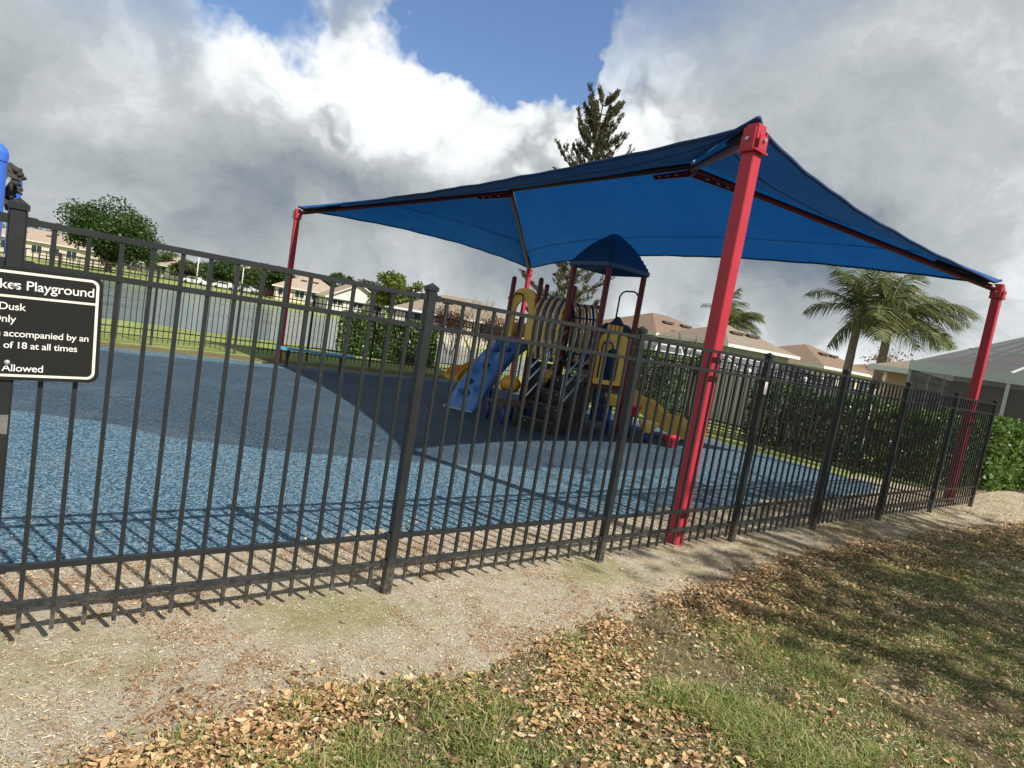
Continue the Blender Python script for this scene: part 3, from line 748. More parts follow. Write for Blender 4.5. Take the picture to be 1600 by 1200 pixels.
    b = MB(); b.bbox((8.08, 9.3, .22), (8.12, 10.1, 1.12), .01); b.build('bridge_shade', DARKDECK, root)  # dark sheet put in to stand for the shade below the bridge
    # ------- moulded stairs, turned a little
    ang = R_(24); o0 = Vector((6.72, 8.02, g0)); dx = Vector((math.cos(ang), math.sin(ang), 0)); dy = Vector((-math.sin(ang), math.cos(ang), 0)); w = .36
    SM = M('dark_moulded_step', (.026, .024, .022), .5, .3, 8, .15, 60)
    n = 4; run = .37; rise = .25
    for i in range(n):
        a = o0+dx*(i*run); z1 = rise*(i+1); z0 = 0 if i == 0 else max(0, z1-.42)
        c = []
        for z, ins in ((z0, .02), (z1, 0)):
            c += [a-dy*(w-ins)+dx*ins+Vector((0, 0, z)), a+dx*(run+.02)-dy*(w-ins)+Vector((0, 0, z)), a+dx*(run+.02)+dy*(w-ins)+Vector((0, 0, z)), a+dy*(w-ins)+dx*ins+Vector((0, 0, z))]
        b = MB(); b.hexa(c)
        st = b.build('stair_step', SM, root)
        b = MB(); e = a-dx*.012+Vector((0, 0, z1-.012)); b.bar(e-dy*w, e+dy*w, .03, .032); b.build('nosing', M('worn_step_edge', (.075, .07, .062), .5, .3, 20), st)
        b = MB()
        for k in (-.2, 0, .2): b.tube([a+dy*k+Vector((0, 0, z1-.07))+dx*.004, a+dy*k+Vector((0, 0, z1-.07))-dx*.008], .014, 8)
        b.build('bolt', STEEL, st)
    # closed side cheeks of the stairs
    for s in (-1, 1):
        q = dy*(s*(w+.004)); e = dy*(s*.03)
        pts = [o0+q+Vector((0, 0, .0)), o0+q+Vector((0, 0, .24)), o0+dx*(n*run)+q+Vector((0, 0, n*rise+.12)), o0+dx*(n*run)+q+Vector((0, 0, .45)), o0+dx*(run*1.6)+q]
        b = MB(); b.prism(pts, e); b.build('stair_cheek', SM, root)
        b = MB()
        for h in (.42, .72, .95):
            b.tube([o0+dx*.12+q+Vector((0, 0, h+.12)), o0+dx*(n*run)+q+Vector((0, 0, n*rise+h-.05))], .016, 8)
        for f in (.12, n*run*.55): b.tube([o0+dx*f+q+Vector((0, 0, .25+f*.6)), o0+dx*f+q+Vector((0, 0, 1.06+f*.62))], .018, 8)
        b.build('handrail', STEEL if s > 0 else M('silver_blue_rail', (.30, .36, .50), .35, .1, 6, metal=.5), root, True)
    # transfer platform with blue legs
    b = MB(); b.bbox((6.30, 8.45, .30), (6.98, 9.05, .36), .01); tp = b.build('transfer_platform', M('brown_coated_deck', (.085, .055, .05), .55, .3, 10, .2, 120), root)
    for x, y in ((6.36, 8.5), (6.92, 8.5), (6.36, 9.0), (6.92, 9.0)):
        b = MB(); b.tube([(x, y, g0-.02), (x, y, .30)], .035, 10); b.build('leg', BLUECOAT, tp, True)
    # ------- climber: blue rock ramp with hand holds
    top = Vector((8.0, 10.70, 1.53)); bot = Vector((6.22, 9.82, g0+.05)); d2 = Vector((top.x-bot.x, top.y-bot.y, 0)); L = d2.length; d2 /= L; sd_ = Vector((-d2.y, d2.x, 0))
    rows = []; under = []
    nU = 44; nW = 19; wd = .34
    rng = random.Random(4)
    bumps = [(.10, .15, .06), (.14, -.14, .05), (.30, .17, .06), (.34, -.13, .05), (.50, .14, .06), (.55, -.15, .06), (.70, .15, .05), (.75, -.12, .06), (.90, .0, .05)]
    for i in range(nU+1):
        u = i/nU; z = bot.z+(top.z-bot.z)*(u**1.02+.17*math.sin(math.pi*u)); c = bot+d2*(L*u); c.z = z; row = []
        for j in range(nW):
            s = (j/(nW-1)*2-1); lip = .07*max(0, (abs(s)-.72)/.28)**2*0+(-.05 if abs(s) > .98 else 0)
            h = sum(1.9*a*math.exp(-((u-bu)**2)/.0011-((s*wd-bs)**2)/.0035) for bu, bs, a in bumps)
            row.append(c+sd_*(s*wd)+Vector((-d2.x*h*.6, -d2.y*h*.6, h+lip)))
        rows.append(row)
    b = MB(); b.grid(rows)
    # skirts
    for j in (0, nW-1): b.grid([[r[j] for r in rows], [r[j]+Vector((d2.x*.05, d2.y*.05, -.15)) for r in rows]])
    b.grid([rows[0], [p+Vector((0, 0, -.06)) for p in rows[0]]])
    b.grid([[r[0]+Vector((d2.x*.05, d2.y*.05, -.15)) for r in rows], [r[-1]+Vector((d2.x*.05, d2.y*.05, -.15)) for r in rows]])
    cl = b.build('rock_climber', M('climber_blue', (.075, .20, .48), .38, .14, 5, .1, 90), root, 50)
    HM = M('dark_blue_hold', (.028, .075, .25), .45, .2, 10)
    for bu, bs, a in ((.22, .10, 0), (.40, -.02, 0), (.62, .05, 0), (.80, .02, 0), (.12, .02, 0), (.66, -.2, 0)):
        c = bot+d2*(L*bu)+sd_*bs; c.z = bot.z+(top.z-bot.z)*(bu+.17*math.sin(math.pi*bu))+.02
        b = MB(); b.lathe(c, [(.075, -.04), (.07, .03), (.05, .05), (.02, .035)], 12); b.build('hand_hold', HM, cl, True)
    b = MB(); b.bar(bot-sd_*wd+Vector((-.01, 0, -.03)), bot+sd_*wd+Vector((-.01, 0, -.03)), .05, .05); b.build('foot_edge', M('pale_blue_edge', (.35, .42, .55), .5), cl)
    b = MB(); q = bot+d2*(L*.62); b.tube([(q.x, q.y, g0), (q.x, q.y, .95)], .028, 8); b.build('leg', BLUECOAT, cl, True)
    # ------- slides: swept channels
    def channel(name, mat, pts, w, wall, lipr=.03):
        pts = [Vector(p) for p in pts]
        # subdivide with Catmull-Rom
        P = [pts[0]]+pts+[pts[-1]]; C_ = []
        for i in range(1, len(P)-2):
            for k in range(6):
                t = k/6; a, b_, c, d = P[i-1], P[i], P[i+1], P[i+2]
                C_.append(.5*((2*b_)+(c-a)*t+(2*a-5*b_+4*c-d)*t*t+(3*b_-a-3*c+d)*t**3))
        C_.append(pts[-1]); rows = []
        sec = [(-1.0, -.35), (-1.02, .75), (-1.06, 1.0), (-.97, 1.04), (-.90, .95), (-.82, .25), (-.6, .05), (0, 0), (.6, .05), (.82, .25), (.90, .95), (.97, 1.04), (1.06, 1.0), (1.02, .75), (1.0, -.35)]
        for i, p in enumerate(C_):
            d = C_[min(i+1, len(C_)-1)]-C_[max(0, i-1)]; d.z = 0; d.normalize(); s = Vector((-d.y, d.x, 0)); e = min(1, .35+i/4, .30+(len(C_)-1-i)/5)*(1+.16*math.sin(i*.75))
            rows.append([p+s*(a*w/2)+Vector((0, 0, h*wall*(e if h > .1 else 1))) for a, h in sec])
        b = MB(); b.grid(rows)
        b.grid([[r[0] for r in rows], [r[-1] for r in rows]])
        b.add(rows[-1], [tuple(range(len(sec)-1, -1, -1))])
        return b.build(name, mat, root, 50)
    sl = channel('yellow_slide', YEL, [(9.05, 8.72, .96), (9.30, 8.70, .88), (9.62, 8.50, .66), (9.95, 8.15, .40), (10.2, 7.78, .22), (10.38, 7.42, .16)], .52, .27)
    b = MB(); b.tube([(9.95, 8.15, g0), (9.95, 8.15, .30)], .03, 8); b.build('leg', BLUECOAT, sl, True)
    channel('orange_slide', ORANGE, [(8.6, 11.2, 1.46), (8.6, 11.6, 1.22), (8.45, 11.95, .86), (8.05, 12.1, .60), (7.65, 12.08, .44), (7.25, 12.0, .36)], .44, .20)
    # ribbed orange barrels under the tower
    for a, q in ((at(783, 598, 12.3), at(812, 603, 12.2)), (at(845, 588, 12.0), at(866, 590, 12.0))):
        a = Vector(a); q = Vector(q); n_ = 9; pts = [a.lerp(q, k/(n_-1)) for k in range(n_)]
        b = MB(); b.tube(pts, [.08, .15, .165, .155, .165, .155, .165, .15, .08], 14); bl = b.build('orange_barrel', ORANGE, root, True)
        b = MB(); mid = a.lerp(q, .5); b.tube([(mid.x, mid.y, g0), (mid.x, mid.y, mid.z-.12)], .03, 8); b.build('leg', BLUECOAT, bl, True)
    # orange hood behind the arch panel
    b = MB(); b.lathe((8.5, 11.3, 1.55), [(.28, 0), (.27, .15), (.22, .26), (.12, .33), (.01, .36)], 16); b.build('slide_hood', M('pale_orange', (.72, .42, .13), .5), root, True)
play()

def pod(px, py, dep, mat, label, z=None, r=.17):
    p = at(px, py, dep); g = gz1(p[0], p[1]) if False else float(gzs(p[1]))
    root = empty('stepping_pod', (p[0], p[1], g)); tag(root, label, 'stepping pod', 'stepping pods around the play structure')
    z = p[2]; hh = min(.22, z-g-.02)
    b = MB(); b.lathe((p[0], p[1], z-hh), [(r*.45, 0), (r*.75, hh*.45), (r*.98, hh*.78), (r, hh*.9), (r*.94, hh), (r*.5, hh+.008), (.01, hh+.01)], 18); b.build('cup', mat, root, 40)
    b = MB(); b.tube([(p[0], p[1], g-.02), (p[0], p[1], z-hh+.02)], .038, 10); b.build('stem', BLUECOAT, root, True)
pod(990, 632, 11.7, REDP, 'tall red stepping pod beside the right post of the roofed tower')
pod(1050, 680, 11.2, REDP, 'low red stepping pod at the foot of the yellow slide', r=.16)
pod(868, 640, 11.6, REDP, 'red stepping pod in the shade behind the dark stairs', r=.14)
pod(958, 616, 11.6, YEL, 'yellow stepping pod standing under the roofed tower', r=.17)
pod(1014, 658, 11.3, YEL, 'yellow stepping pod beside the yellow slide', r=.2)

# ------------------------------------------------------------------ bench by the back fence
def bench():
    a = Vector((3.92, 14.75, 0)); q = Vector((5.75, 14.35, 0)); g = float(gzs(14.5)); d = (q-a).normalized(); n = Vector((-d.y, d.x, 0))
    root = empty('park_bench', a.lerp(q, .5)+Vector((0, 0, g))); tag(root, 'low sky blue backless bench in front of the far fence', 'bench')
    BB = M('sky_blue_plastic', (.07, .33, .55), .45, .1, 6)
    b = MB(); z = g+.45
    for k in (-.13, 0, .13): b.bar(a+n*k+Vector((0, 0, z)), q+n*k+Vector((0, 0, z)), .115, .045)
    b.build('seat', BB, root)
    for t in (.16, .84):
        c = a.lerp(q, t); b = MB(); b.bar(c-n*.16+Vector((0, 0, z-.04)), c+n*.16+Vector((0, 0, z-.04)), .05, .04); b.bar(c+Vector((0, 0, g)), c+Vector((0, 0, z-.06)), .06, .06, up=(1, 0, 0)); b.bar(c-n*.2+Vector((0, 0, g+.02)), c+n*.2+Vector((0, 0, g+.02)), .06, .03)
        b.build('leg', BLACK, root)
bench()

# ------------------------------------------------------------------ blue climbing frame at the left
def frame():
    p1 = at(-6, 222, 4.7); p2 = at(26, 277, 7.0)
    root = empty('climbing_frame', (p1[0], p1[1], 0)); tag(root, 'bright blue climbing frame poles with dome caps and a dark rope net', 'climbing frame')
    BP = M('bright_blue_pole', (.05, .15, .60), .3, .08, 5)
    for p, r in ((p1, .078), (p2, .055)):
        b = MB(); b.lathe((p[0], p[1], -.1), [(r, 0), (r, p[2]+.04-r*.9)], 16); po = b.build('pole', BP, root, 40)
        b = MB(); zz = p[2]+.1-r; b.lathe((p[0], p[1], -.1), [(r*1.08, zz-.06), (r*1.1, zz), (r*1.0, zz+r*.5), (r*.6, zz+r*.9), (.005, zz+r*1.05)], 16); b.build('cap', BP, po, 40)
    RP = M('dark_weathered_rope', (.045, .04, .04), .9, .35, 30, .5, 200)
    rng = random.Random(2); b = MB(); c = Vector(at(15, 285, 6.6))
    for k in range(46):
        a = c+Vector((rng.uniform(-.09, .07), rng.uniform(-.12, .12), rng.uniform(-.24, .20))); r = rng.uniform(.02, .045)
        d = Vector((rng.uniform(-1, 1), rng.uniform(-1, 1), rng.uniform(-1, 1))).normalized()*rng.uniform(.05, .11)
        b.tube([a-d, a, a+d+Vector((0, 0, rng.uniform(-.05, .05)))], [r*.6, r, r*.5], 7)
    b.build('rope_net', RP, root, True)
    b = MB(); b.tube([p1+np.array([0, 0, -.45]), c+Vector((0, 0, .05)), p2+np.array([0, 0, -.15])], .02, 8); b.tube([p1+np.array([0, 0, -1.0]), p2+np.array([0, 0, -.9])], .02, 8); b.build('cross_bar', STEEL, root, True)
frame()

# ------------------------------------------------------------------ foliage
def ellip(rng, n, c, r, shell=.55):
    d = rng.normal(size=(n, 3)); d /= np.linalg.norm(d, axis=1)[:, None]
    rad = (shell+(1-shell)*rng.random(n))[:, None]
    return np.array(c)+d*rad*np.array(r)
LG = {
 'oak_leaf': leaf_mat('oak_leaf', [(0, (.022, .048, .012)), (.5, (.040, .085, .020)), (1, (.075, .13, .035))]),
 'olive_leaf': leaf_mat('olive_leaf', [(0, (.045, .065, .022)), (.5, (.075, .105, .035)), (1, (.12, .15, .055))]),
 'bright_leaf': leaf_mat('bright_leaf', [(0, (.07, .10, .02)), (.5, (.12, .165, .035)), (1, (.19, .23, .06))]),
 'far_leaf': leaf_mat('far_leaf', [(0, (.04, .06, .03)), (.5, (.065, .09, .045)), (1, (.10, .12, .06))]),
 'hedge_leaf': leaf_mat('hedge_leaf', [(0, (.030, .065, .014)), (.55, (.08, .15, .034)), (1, (.19, .27, .08))], .35, .38, .6),
 'lime_leaf': leaf_mat('lime_leaf', [(0, (.05, .10, .02)), (.5, (.10, .19, .04)), (1, (.19, .29, .08))], .4, .35, .5),
 'palm_leaf': leaf_mat('palm_leaf', [(0, (.040, .070, .026)), (.5, (.085, .125, .042)), (.8, (.16, .18, .065)), (1, (.27, .24, .11))], .62, .3, .25),
 'pine_leaf': leaf_mat('pine_leaf', [(0, (.048, .060, .036)), (.55, (.085, .100, .056)), (1, (.17, .145, .09))], .7, .15, .2),
 'brown_leaf': leaf_mat('brown_leaf', [(0, (.14, .07, .045)), (.5, (.22, .11, .075)), (1, (.32, .18, .12))], .8, .2, .2),
}
def branchy(mb, p, d, L, r, depth, rng, spread=.6, tips=None, n=6, upb=.12):
    pts = [p]; q = p
    for k in range(3):
        d = (d+Vector((rng.uniform(-.15, .15), rng.uniform(-.15, .15), rng.uniform(-.08, .15)))).normalized(); q = q+d*(L/3); pts.append(q)
    mb.tube(pts, [r, r*.85, r*.7, r*.55], n, cap=False)
    if depth == 0:
        if tips is not None: tips.append(q)
        return
    for k in range(rng.choice((2, 3, 3))):
        nd = (d+Vector((rng.uniform(-1, 1), rng.uniform(-1, 1), rng.uniform(-.3, .9)+upb))*spread).normalized()
        branchy(mb, pts[rng.choice((2, 3, 3))], nd, L*rng.uniform(.6, .82), r*.52, depth-1, rng, spread, tips, max(4, n-1), upb)
def tree(name, label, base, H, W, leaf, seed, nclump=22, nleaf=4500, lsize=.32, trunk=.28, crown_lo=.28, group=None, flat=.75):
    rng = np.random.default_rng(seed); pr = random.Random(seed); bx, by, bz = base
    root = empty(name, base); tag(root, label, 'tree', group)
    mb = MB(); tips = []
    th = H*crown_lo
    mb.tube([(bx, by, bz-.3), (bx+.02*H*pr.uniform(-1, 1), by, bz+th*.5), (bx, by, bz+th)], [trunk*W/8*1.2, trunk*W/8, trunk*W/8*.85], 9, cap=False)
    for k in range(5):
        a = 2*math.pi*k/5+pr.uniform(-.4, .4)
        branchy(mb, Vector((bx, by, bz+th)), Vector((math.cos(a)*.75, math.sin(a)*.75, pr.uniform(.6, 1.1))).normalized(), H*.26, trunk*W/8*.5, 2, pr, .6, tips)
    mb.build('trunk', BARK, root, True)
    P = []
    cz = bz+H*(crown_lo+(1-crown_lo)*.5); rx = W/2; rz = H*(1-crown_lo)/2
    cl = []
    for k in range(nclump):
        d = rng.normal(size=3); d /= np.linalg.norm(d); d[2] = d[2]*.9+.1
        rr = .35+.5*rng.random()**.6
        cl.append((np.array([bx, by, cz])+d*rr*np.array([rx, rx, rz]), rng.uniform(.20, .38)*(1 if nclump < 100 else .62)))
    w = np.array([c[1]**2 for c in cl]); w /= w.sum()
    for (c, s), f in zip(cl, w):
        P.append(ellip(rng, max(20, int(nleaf*f)), c, (W*s*.62, W*s*.62, W*s*.62*flat), .35))
    P = np.concatenate(P)
    V, F = leaf_quads(P, lsize*rng.uniform(.6, 1.3, len(P)), rng, aspect=.75)
    np_mesh('crown', V, F, LG[leaf], root)
    return root
def far_base(px, py, dep):
    p = at(px, py, dep); return p[0], p[1], gz1(p[0], p[1])
def tree_at(name, label, px, ptop, dep, wpx, leaf, seed, pbase=None, **kw):
    """crown top seen at (px,ptop), placed dep metres away, standing on the ground below"""
    t = at(px, ptop, dep); g = gz1(t[0], t[1]); H = t[2]-g
    return tree(name, label, (t[0], t[1], g), H, wpx*dep/FPX, leaf, seed, **kw)

G_FAR = 'trees on the far lake shore'
tree_at('oak_tree', 'large dark green spreading oak on the far shore at left', 180, 324, 92, 150, 'oak_leaf', 1, nclump=46, nleaf=17000, lsize=.42, crown_lo=.10, group=G_FAR)
for i, (lab, px, pt, dep, w, leaf, lo) in enumerate([
    ('olive tree just right of the large dark oak', 262, 397, 118, 62, 'olive_leaf', .1),
    ('rounded green tree above the parked white cars', 350, 407, 125, 74, 'oak_leaf', .15),
    ('wide green tree left of the far red canopy post', 408, 413, 118, 78, 'olive_leaf', .12),
    ('small tree behind the far red canopy post', 462, 425, 125, 50, 'far_leaf', .1),
    ('dark tree rising behind the peach roofed gable house', 535, 423, 120, 60, 'oak_leaf', .1),
    ('grey green tree right of the gable house', 578, 440, 105, 70, 'far_leaf', .1),
    ('bright yellow green tree left of the near fence post', 628, 426, 88, 84, 'bright_leaf', .15),
    ('small rounded tree left of the first street lamp', 296, 408, 116, 50, 'olive_leaf', .1),
    ('bushy green tree right of the second street lamp', 436, 418, 110, 66, 'oak_leaf', .08),
    ('dim green tree between the two peach roofed houses', 505, 434, 122, 60, 'olive_leaf', .1),
    ('low dark tree at the left edge behind the tan roofed house', 30, 352, 165, 120, 'far_leaf', .05),
    ('low olive tree between the tan house and the oak', 105, 368, 150, 90, 'olive_leaf', .05)]):
    tree_at('shore_tree', lab, px, pt, dep, w, leaf, 20+i, nleaf=6000, lsize=.45, crown_lo=lo, group=G_FAR)
# low far belt of woodland along the horizon
def belt():
    rng = np.random.default_rng(9); P = []
    for px in range(-500, 2300, 9):
        dep = 190+rng.uniform(-15, 40); g = at(px, 513+(px-800)*.1695, dep); h = rng.uniform(3.0, 6.5)
        P.append(np.array([g[0], g[1], -.2])+np.stack([rng.normal(0, 2.2, 40), rng.normal(0, 2.2, 40), rng.random(40)**.8*h], 1))
    P = np.concatenate(P); V, F = leaf_quads(P, rng.uniform(1.2, 2.4, len(P)), rng, aspect=.8)
    tag(np_mesh('far_woodland', V, F, LG['far_leaf']), kind='stuff')
belt()

def bare_tree(label, px, ptop, dep, seed, name='bare_tree', leaf=None, spread=.55, group='bare winter trees', depth=5):
    t = at(px, ptop, dep); g = gz1(t[0], t[1]); H = t[2]-g; pr = random.Random(seed)
    root = empty(name, (t[0], t[1], g)); tag(root, label, 'tree', group)
    mb = MB(); tips = []
    for k in range(3):
        a = 2*math.pi*k/3+pr.uniform(-.5, .5)
        branchy(mb, Vector((t[0], t[1], g+.1*H)), Vector((math.cos(a)*.45, math.sin(a)*.45, 1)).normalized(), H*.30, .09*H/5, depth, pr, spread, tips, 5, .25)
    mb.tube([(t[0], t[1], g-.2), (t[0], t[1], g+.12*H)], [.16*H/5, .12*H/5], 8, cap=False)
    mb.build('trunk', TAN, root, True)
    if leaf:
        rng = np.random.default_rng(seed); T = np.array([tuple(x) for x in tips]); P = (T[:, None, :]+rng.normal(0, .28, (len(T), leaf, 3))).reshape(-1, 3)
        V, F = leaf_quads(P, rng.uniform(.10, .22, len(P)), rng); np_mesh('crown', V, F, LG['brown_leaf'], root)
bare_tree('pale bare branching tree seen left of the yellow arch panel', 752, 455, 46, 5)
bare_tree('rust brown half bare tree just right of the near fence post', 712, 482, 44, 8, leaf=5)
bare_tree('thin bare tree between the two palms and the screened pool enclosure', 1388, 556, 34, 12, leaf=2)
bare_tree('reddish bare tree low behind the yellow climbing panel', 772, 505, 42, 15, leaf=6)
tree_at('round_tree', 'small dark round tree beyond the near fence post top', 685, 455, 95, 34, 'oak_leaf', 44, nleaf=1500, lsize=.5)
tree_at('round_tree', 'small green tree top behind the leftmost brown roof on the right', 1012, 497, 70, 40, 'olive_leaf', 45, nleaf=1500, lsize=.4)

# ------------------------------------------------------------------ tall half dead conifer
def conifer():
    t = Vector(at(943, 157, 37)); b = Vector((t.x-.15, t.y-.1, 0)); b.z = gz1(b.x, b.y); H = t.z-b.z
    root = empty('conifer_tree', b); tag(root, 'tall sparse conifer with upswept brown green branches behind the canopy', 'tree')
    pr = random.Random(6); rng = np.random.default_rng(6)
    mb = MB(); mb.tube([b-Vector((0, 0, .3)), b+Vector((.1, 0, H*.5)), t], [.26, .17, .03], 9, cap=False); P = []; D = []
    z = 2.6; 
    while z < H-.25:
        f = z/H; R = 3.7*(1-f)**.36*(1.0 if f > .25 else .85)*pr.uniform(.8, 1.1)
        if .42 < f < .60: R *= .9
        for k in range(pr.choice((5, 6, 7))):
            a = pr.uniform(0, 2*math.pi); o = b.lerp(t, f); L = R*pr.uniform(.6, 1.12); el = pr.uniform(.25, .7)+.45*f
            pts = [o]
            for s in range(1, 6):
                u = s/5; pts.append(o+Vector((math.cos(a), math.sin(a), 0))*(L*u)+Vector((0, 0, L*(el*u*u-.10*u))))
            mb.tube(pts, [.045, .04, .034, .028, .02, .01], 4, cap=False)
            for s in range(2, 6):
                for rep in range(3):
                    c = pts[s-1].lerp(pts[s], pr.random()); sd_ = Vector((-math.sin(a), math.cos(a), 0))*pr.uniform(-1, 1)*.5
                    tip = c+sd_*L*.30+Vector((math.cos(a), math.sin(a), 0))*L*.12+Vector((0, 0, .30+.25*pr.random()))
                    mb.tube([c, c.lerp(tip, .6)+Vector((0, 0, -.05)), tip], [.018, .013, .008], 3, cap=False)
                    for q in range(22):
                        u = .25+.8*pr.random(); P.append(c.lerp(tip, u)+Vector((pr.gauss(0, .05), pr.gauss(0, .05), pr.gauss(0, .05)))); D.append((tip-c).normalized()+Vector((pr.uniform(-.6, .6), pr.uniform(-.6, .6), pr.uniform(0, .7))))
        z += .52+.30*(1-f)
    mb.build('trunk', M('dead_grey_bark', (.17, .135, .10), .9, .3, 8), root)
    P = np.array([tuple(p) for p in P]); D = np.array([tuple(d) for d in D])*3
    V, F = leaf_quads(P, rng.uniform(.14, .26, len(P)), rng, nrm=D, aspect=.30); np_mesh('crown', V, F, LG['pine_leaf'], root)
conifer()

# ------------------------------------------------------------------ palms
def palm(label, cx, cy_, dep, R, seed, nfr=20, wind=(.35, -.1), trunk_r=.17, low=-.9, droop=.085):
    c = Vector(at(cx, cy_, dep)); g = gz1(c.x, c.y); pr = random.Random(seed); rng = np.random.default_rng(seed)
    root = empty('palm_tree', (c.x, c.y, g)); tag(root, label, 'palm tree', 'queen palms behind the side fence')
    mb = MB(); h = c.z-g; pts = []; rs = []
    for k in range(15):
        u = k/14; pts.append((c.x+.10*math.sin(u*2), c.y, g-.2+(h+.2)*u)); rs.append(trunk_r*(1.25-.35*u)*(1.0+.05*(k % 2)))
    mb.tube(pts, rs, 10); mb.build('trunk', PALMBARK, root, True)
    mb = MB(); top = Vector(pts[-1])
    mb.lathe((top.x, top.y, top.z-.45), [(trunk_r*.95, 0), (trunk_r*1.5, .25), (trunk_r*1.6, .5), (trunk_r*.9, .85), (.03, 1.1)], 9); mb.build('crownshaft', M('fibrous_boots', (.24, .18, .11), .9, .3, 12, .5, 40), root, True)
    Vs = []; Fs = []; nv = 0; rib = MB()
    wv = Vector((wind[0]*AR[0], wind[0]*AR[1], 0))
    for k in range(nfr):
        a = 2*math.pi*k/nfr*2.4+pr.uniform(-.3, .3); el = pr.uniform(low*.35, 1.25) if k > 3 else pr.uniform(1.0, 1.4)
        L = R*pr.uniform(.85, 1.15); d = Vector((math.cos(a)*math.cos(el), math.sin(a)*math.cos(el), math.sin(el))); p = top+Vector((0, 0, .3)); line = [p.copy()]
        st = 14
        for s in range(st):
            d = (d+Vector((0, 0, -droop-.05*s/st))+wv*.13).normalized(); p = p+d*(L/st); line.append(p.copy())
        rib.tube(line, [.030-.026*i/st for i in range(st+1)], 4, cap=False)
        pp = []; 
        for i in range(1, st):
            for q in range(4):
                u = q/4; o = line[i].lerp(line[i+1], u); tdir = (line[i+1]-line[i]).normalized(); side = tdir.cross(Vector((0, 0, 1))).normalized()
                f = (i+u)/st; ll = R*.33*(math.sin(math.pi*min(1, .12+f*.9))**.7+.12)
                for sgn in (-1, 1):
                    dd = (side*sgn*pr.uniform(.7, 1)+tdir*.55+Vector((0, 0, pr.uniform(-.15, .35)))+wv*.5).normalized(); m1 = o+dd*ll*.5+Vector((0, 0, -.06*ll)); e = o+dd*ll+Vector((0, 0, -.42*ll-.1*pr.random()*ll))+wv*.25*ll
                    w_ = tdir*(.016*R/2.2)
                    pp.append((o-w_, o+w_, m1+w_*1.25, m1-w_*1.25)); pp.append((m1-w_*1.25, m1+w_*1.25, e+w_*.2, e-w_*.2))
        for quad in pp:
            Vs += [tuple(x) for x in quad]; Fs.append((nv, nv+1, nv+2, nv+3)); nv += 4
    rib.build('frond_rib', M('palm_rib', (.16, .15, .06), .6), root, True)
    np_mesh('crown', np.array(Vs), np.array(Fs), LG['palm_leaf'], root)
palm('left palm of the pair, pale straight trunk with drooping fronds', 1341, 494, 26, 2.7, 3, 13, (.10, 0), low=.0, droop=.062)
palm('right palm of the pair, bushy windswept crown leaning right', 1390, 502, 25, 3.0, 7, 24, (.6, 0), low=-.2, droop=.06)
palm('small windswept palm just behind the near red canopy post', 1140, 512, 40, 2.4, 11, 18, (.75, 0), low=-.4)

# ------------------------------------------------------------------ hedges
def hedge(label, line, w, h, leaf, seed, dens=900, lsize=.085, name='hedge', lumpy=.12, group=None):
    rng = np.random.default_rng(seed); a = np.array(line[0], float); b = np.array(line[1], float); L = np.linalg.norm(b-a); d = (b-a)/L; n = np.array([-d[1], d[0]])
    c = (a+b)/2; root = empty(name, (c[0], c[1], gz1(*c))); tag(root, label, 'hedge', group)
    N = int(dens*(2*h+w)*L)
    s = rng.random(N)*L; per = rng.random(N)*(2*h+w); lump = lumpy*(np.sin(s*3.1+seed)+np.sin(s*7.3+1.3*seed)*.6+rng.normal(0, .5, N))
    side = np.where(per < h, -w/2-lump*.6, np.where(per < 2*h, w/2+lump*.6, (per-2*h)-w/2)); z = np.where(per < h, per, np.where(per < 2*h, per-h, h+lump*.7))
    z = np.maximum(z, .06+rng.random(N)*.1); inn = rng.random(N)**2*.28; side *= 1-inn*.9; z *= 1-inn*.25
    side += rng.normal(0, .03, N); 
    xy = a+d*s[:, None]+n*side[:, None]; P = np.stack([xy[:, 0], xy[:, 1], gz(xy[:, 0], xy[:, 1])+z], 1)
    V, F = leaf_quads(P, lsize*rng.uniform(.6, 1.35, N), rng, aspect=.62, nrm=np.array([0, -.3, .25]))
    np_mesh('foliage', V, F, LG[leaf], root)
    mb = MB(); pr = random.Random(seed)
    for k in range(int(L/.45)):
        q = a+d*((k+.5)*.45); g = gz1(*q)
        for r in range(4):
            e = Vector((q[0]+n[0]*pr.uniform(-w, w)*.38+d[0]*pr.uniform(-.2, .2), q[1]+n[1]*pr.uniform(-w, w)*.38+d[1]*pr.uniform(-.2, .2), g+h*pr.uniform(.6, .95)))
            mb.tube([(q[0], q[1], g-.05), Vector((q[0], q[1], g)).lerp(e, .5)+Vector((pr.uniform(-.08, .08), pr.uniform(-.08, .08), 0)), e], [.025, .018, .008], 5, cap=False)
    mb.build('stem', BARK, root)
    # dense shaded heart of the hedge
    return root
hedge('long dark green hedge behind the side fence', ((13.75, 3.9), (13.75, 8.0)), .9, 1.42, 'hedge_leaf', 3, 800)
hedge('taller green hedge left of the white fence, behind the yellow slide', ((13.9, 10.5), (13.6, 14.6)), .9, 1.75, 'hedge_leaf', 4, 700)
hedge('broad glossy green hedge right of the fence end', ((14.75, 4.45), (17.7, 3.75)), 1.1, 1.40, 'lime_leaf', 5, 800, .11)
hd = [at(560, 560, 21.8), at(655, 572, 21.4)]
hedge('clipped bright green hedge between the far fence and the lake', ((hd[0][0]-.8, hd[0][1]), (hd[1][0]+.6, hd[1][1])), 1.4, 1.40, 'lime_leaf', 6, 800, .12)
b_ = at(1075, 640, 15.0)
tree('thin_tree', 'slender pale trunked young tree between the tall hedge and white fence', (b_[0], b_[1], gz1(b_[0], b_[1])), 1.9, .7, 'hedge_leaf', 77, nclump=6, nleaf=250, lsize=.09, trunk=.9, crown_lo=.75)

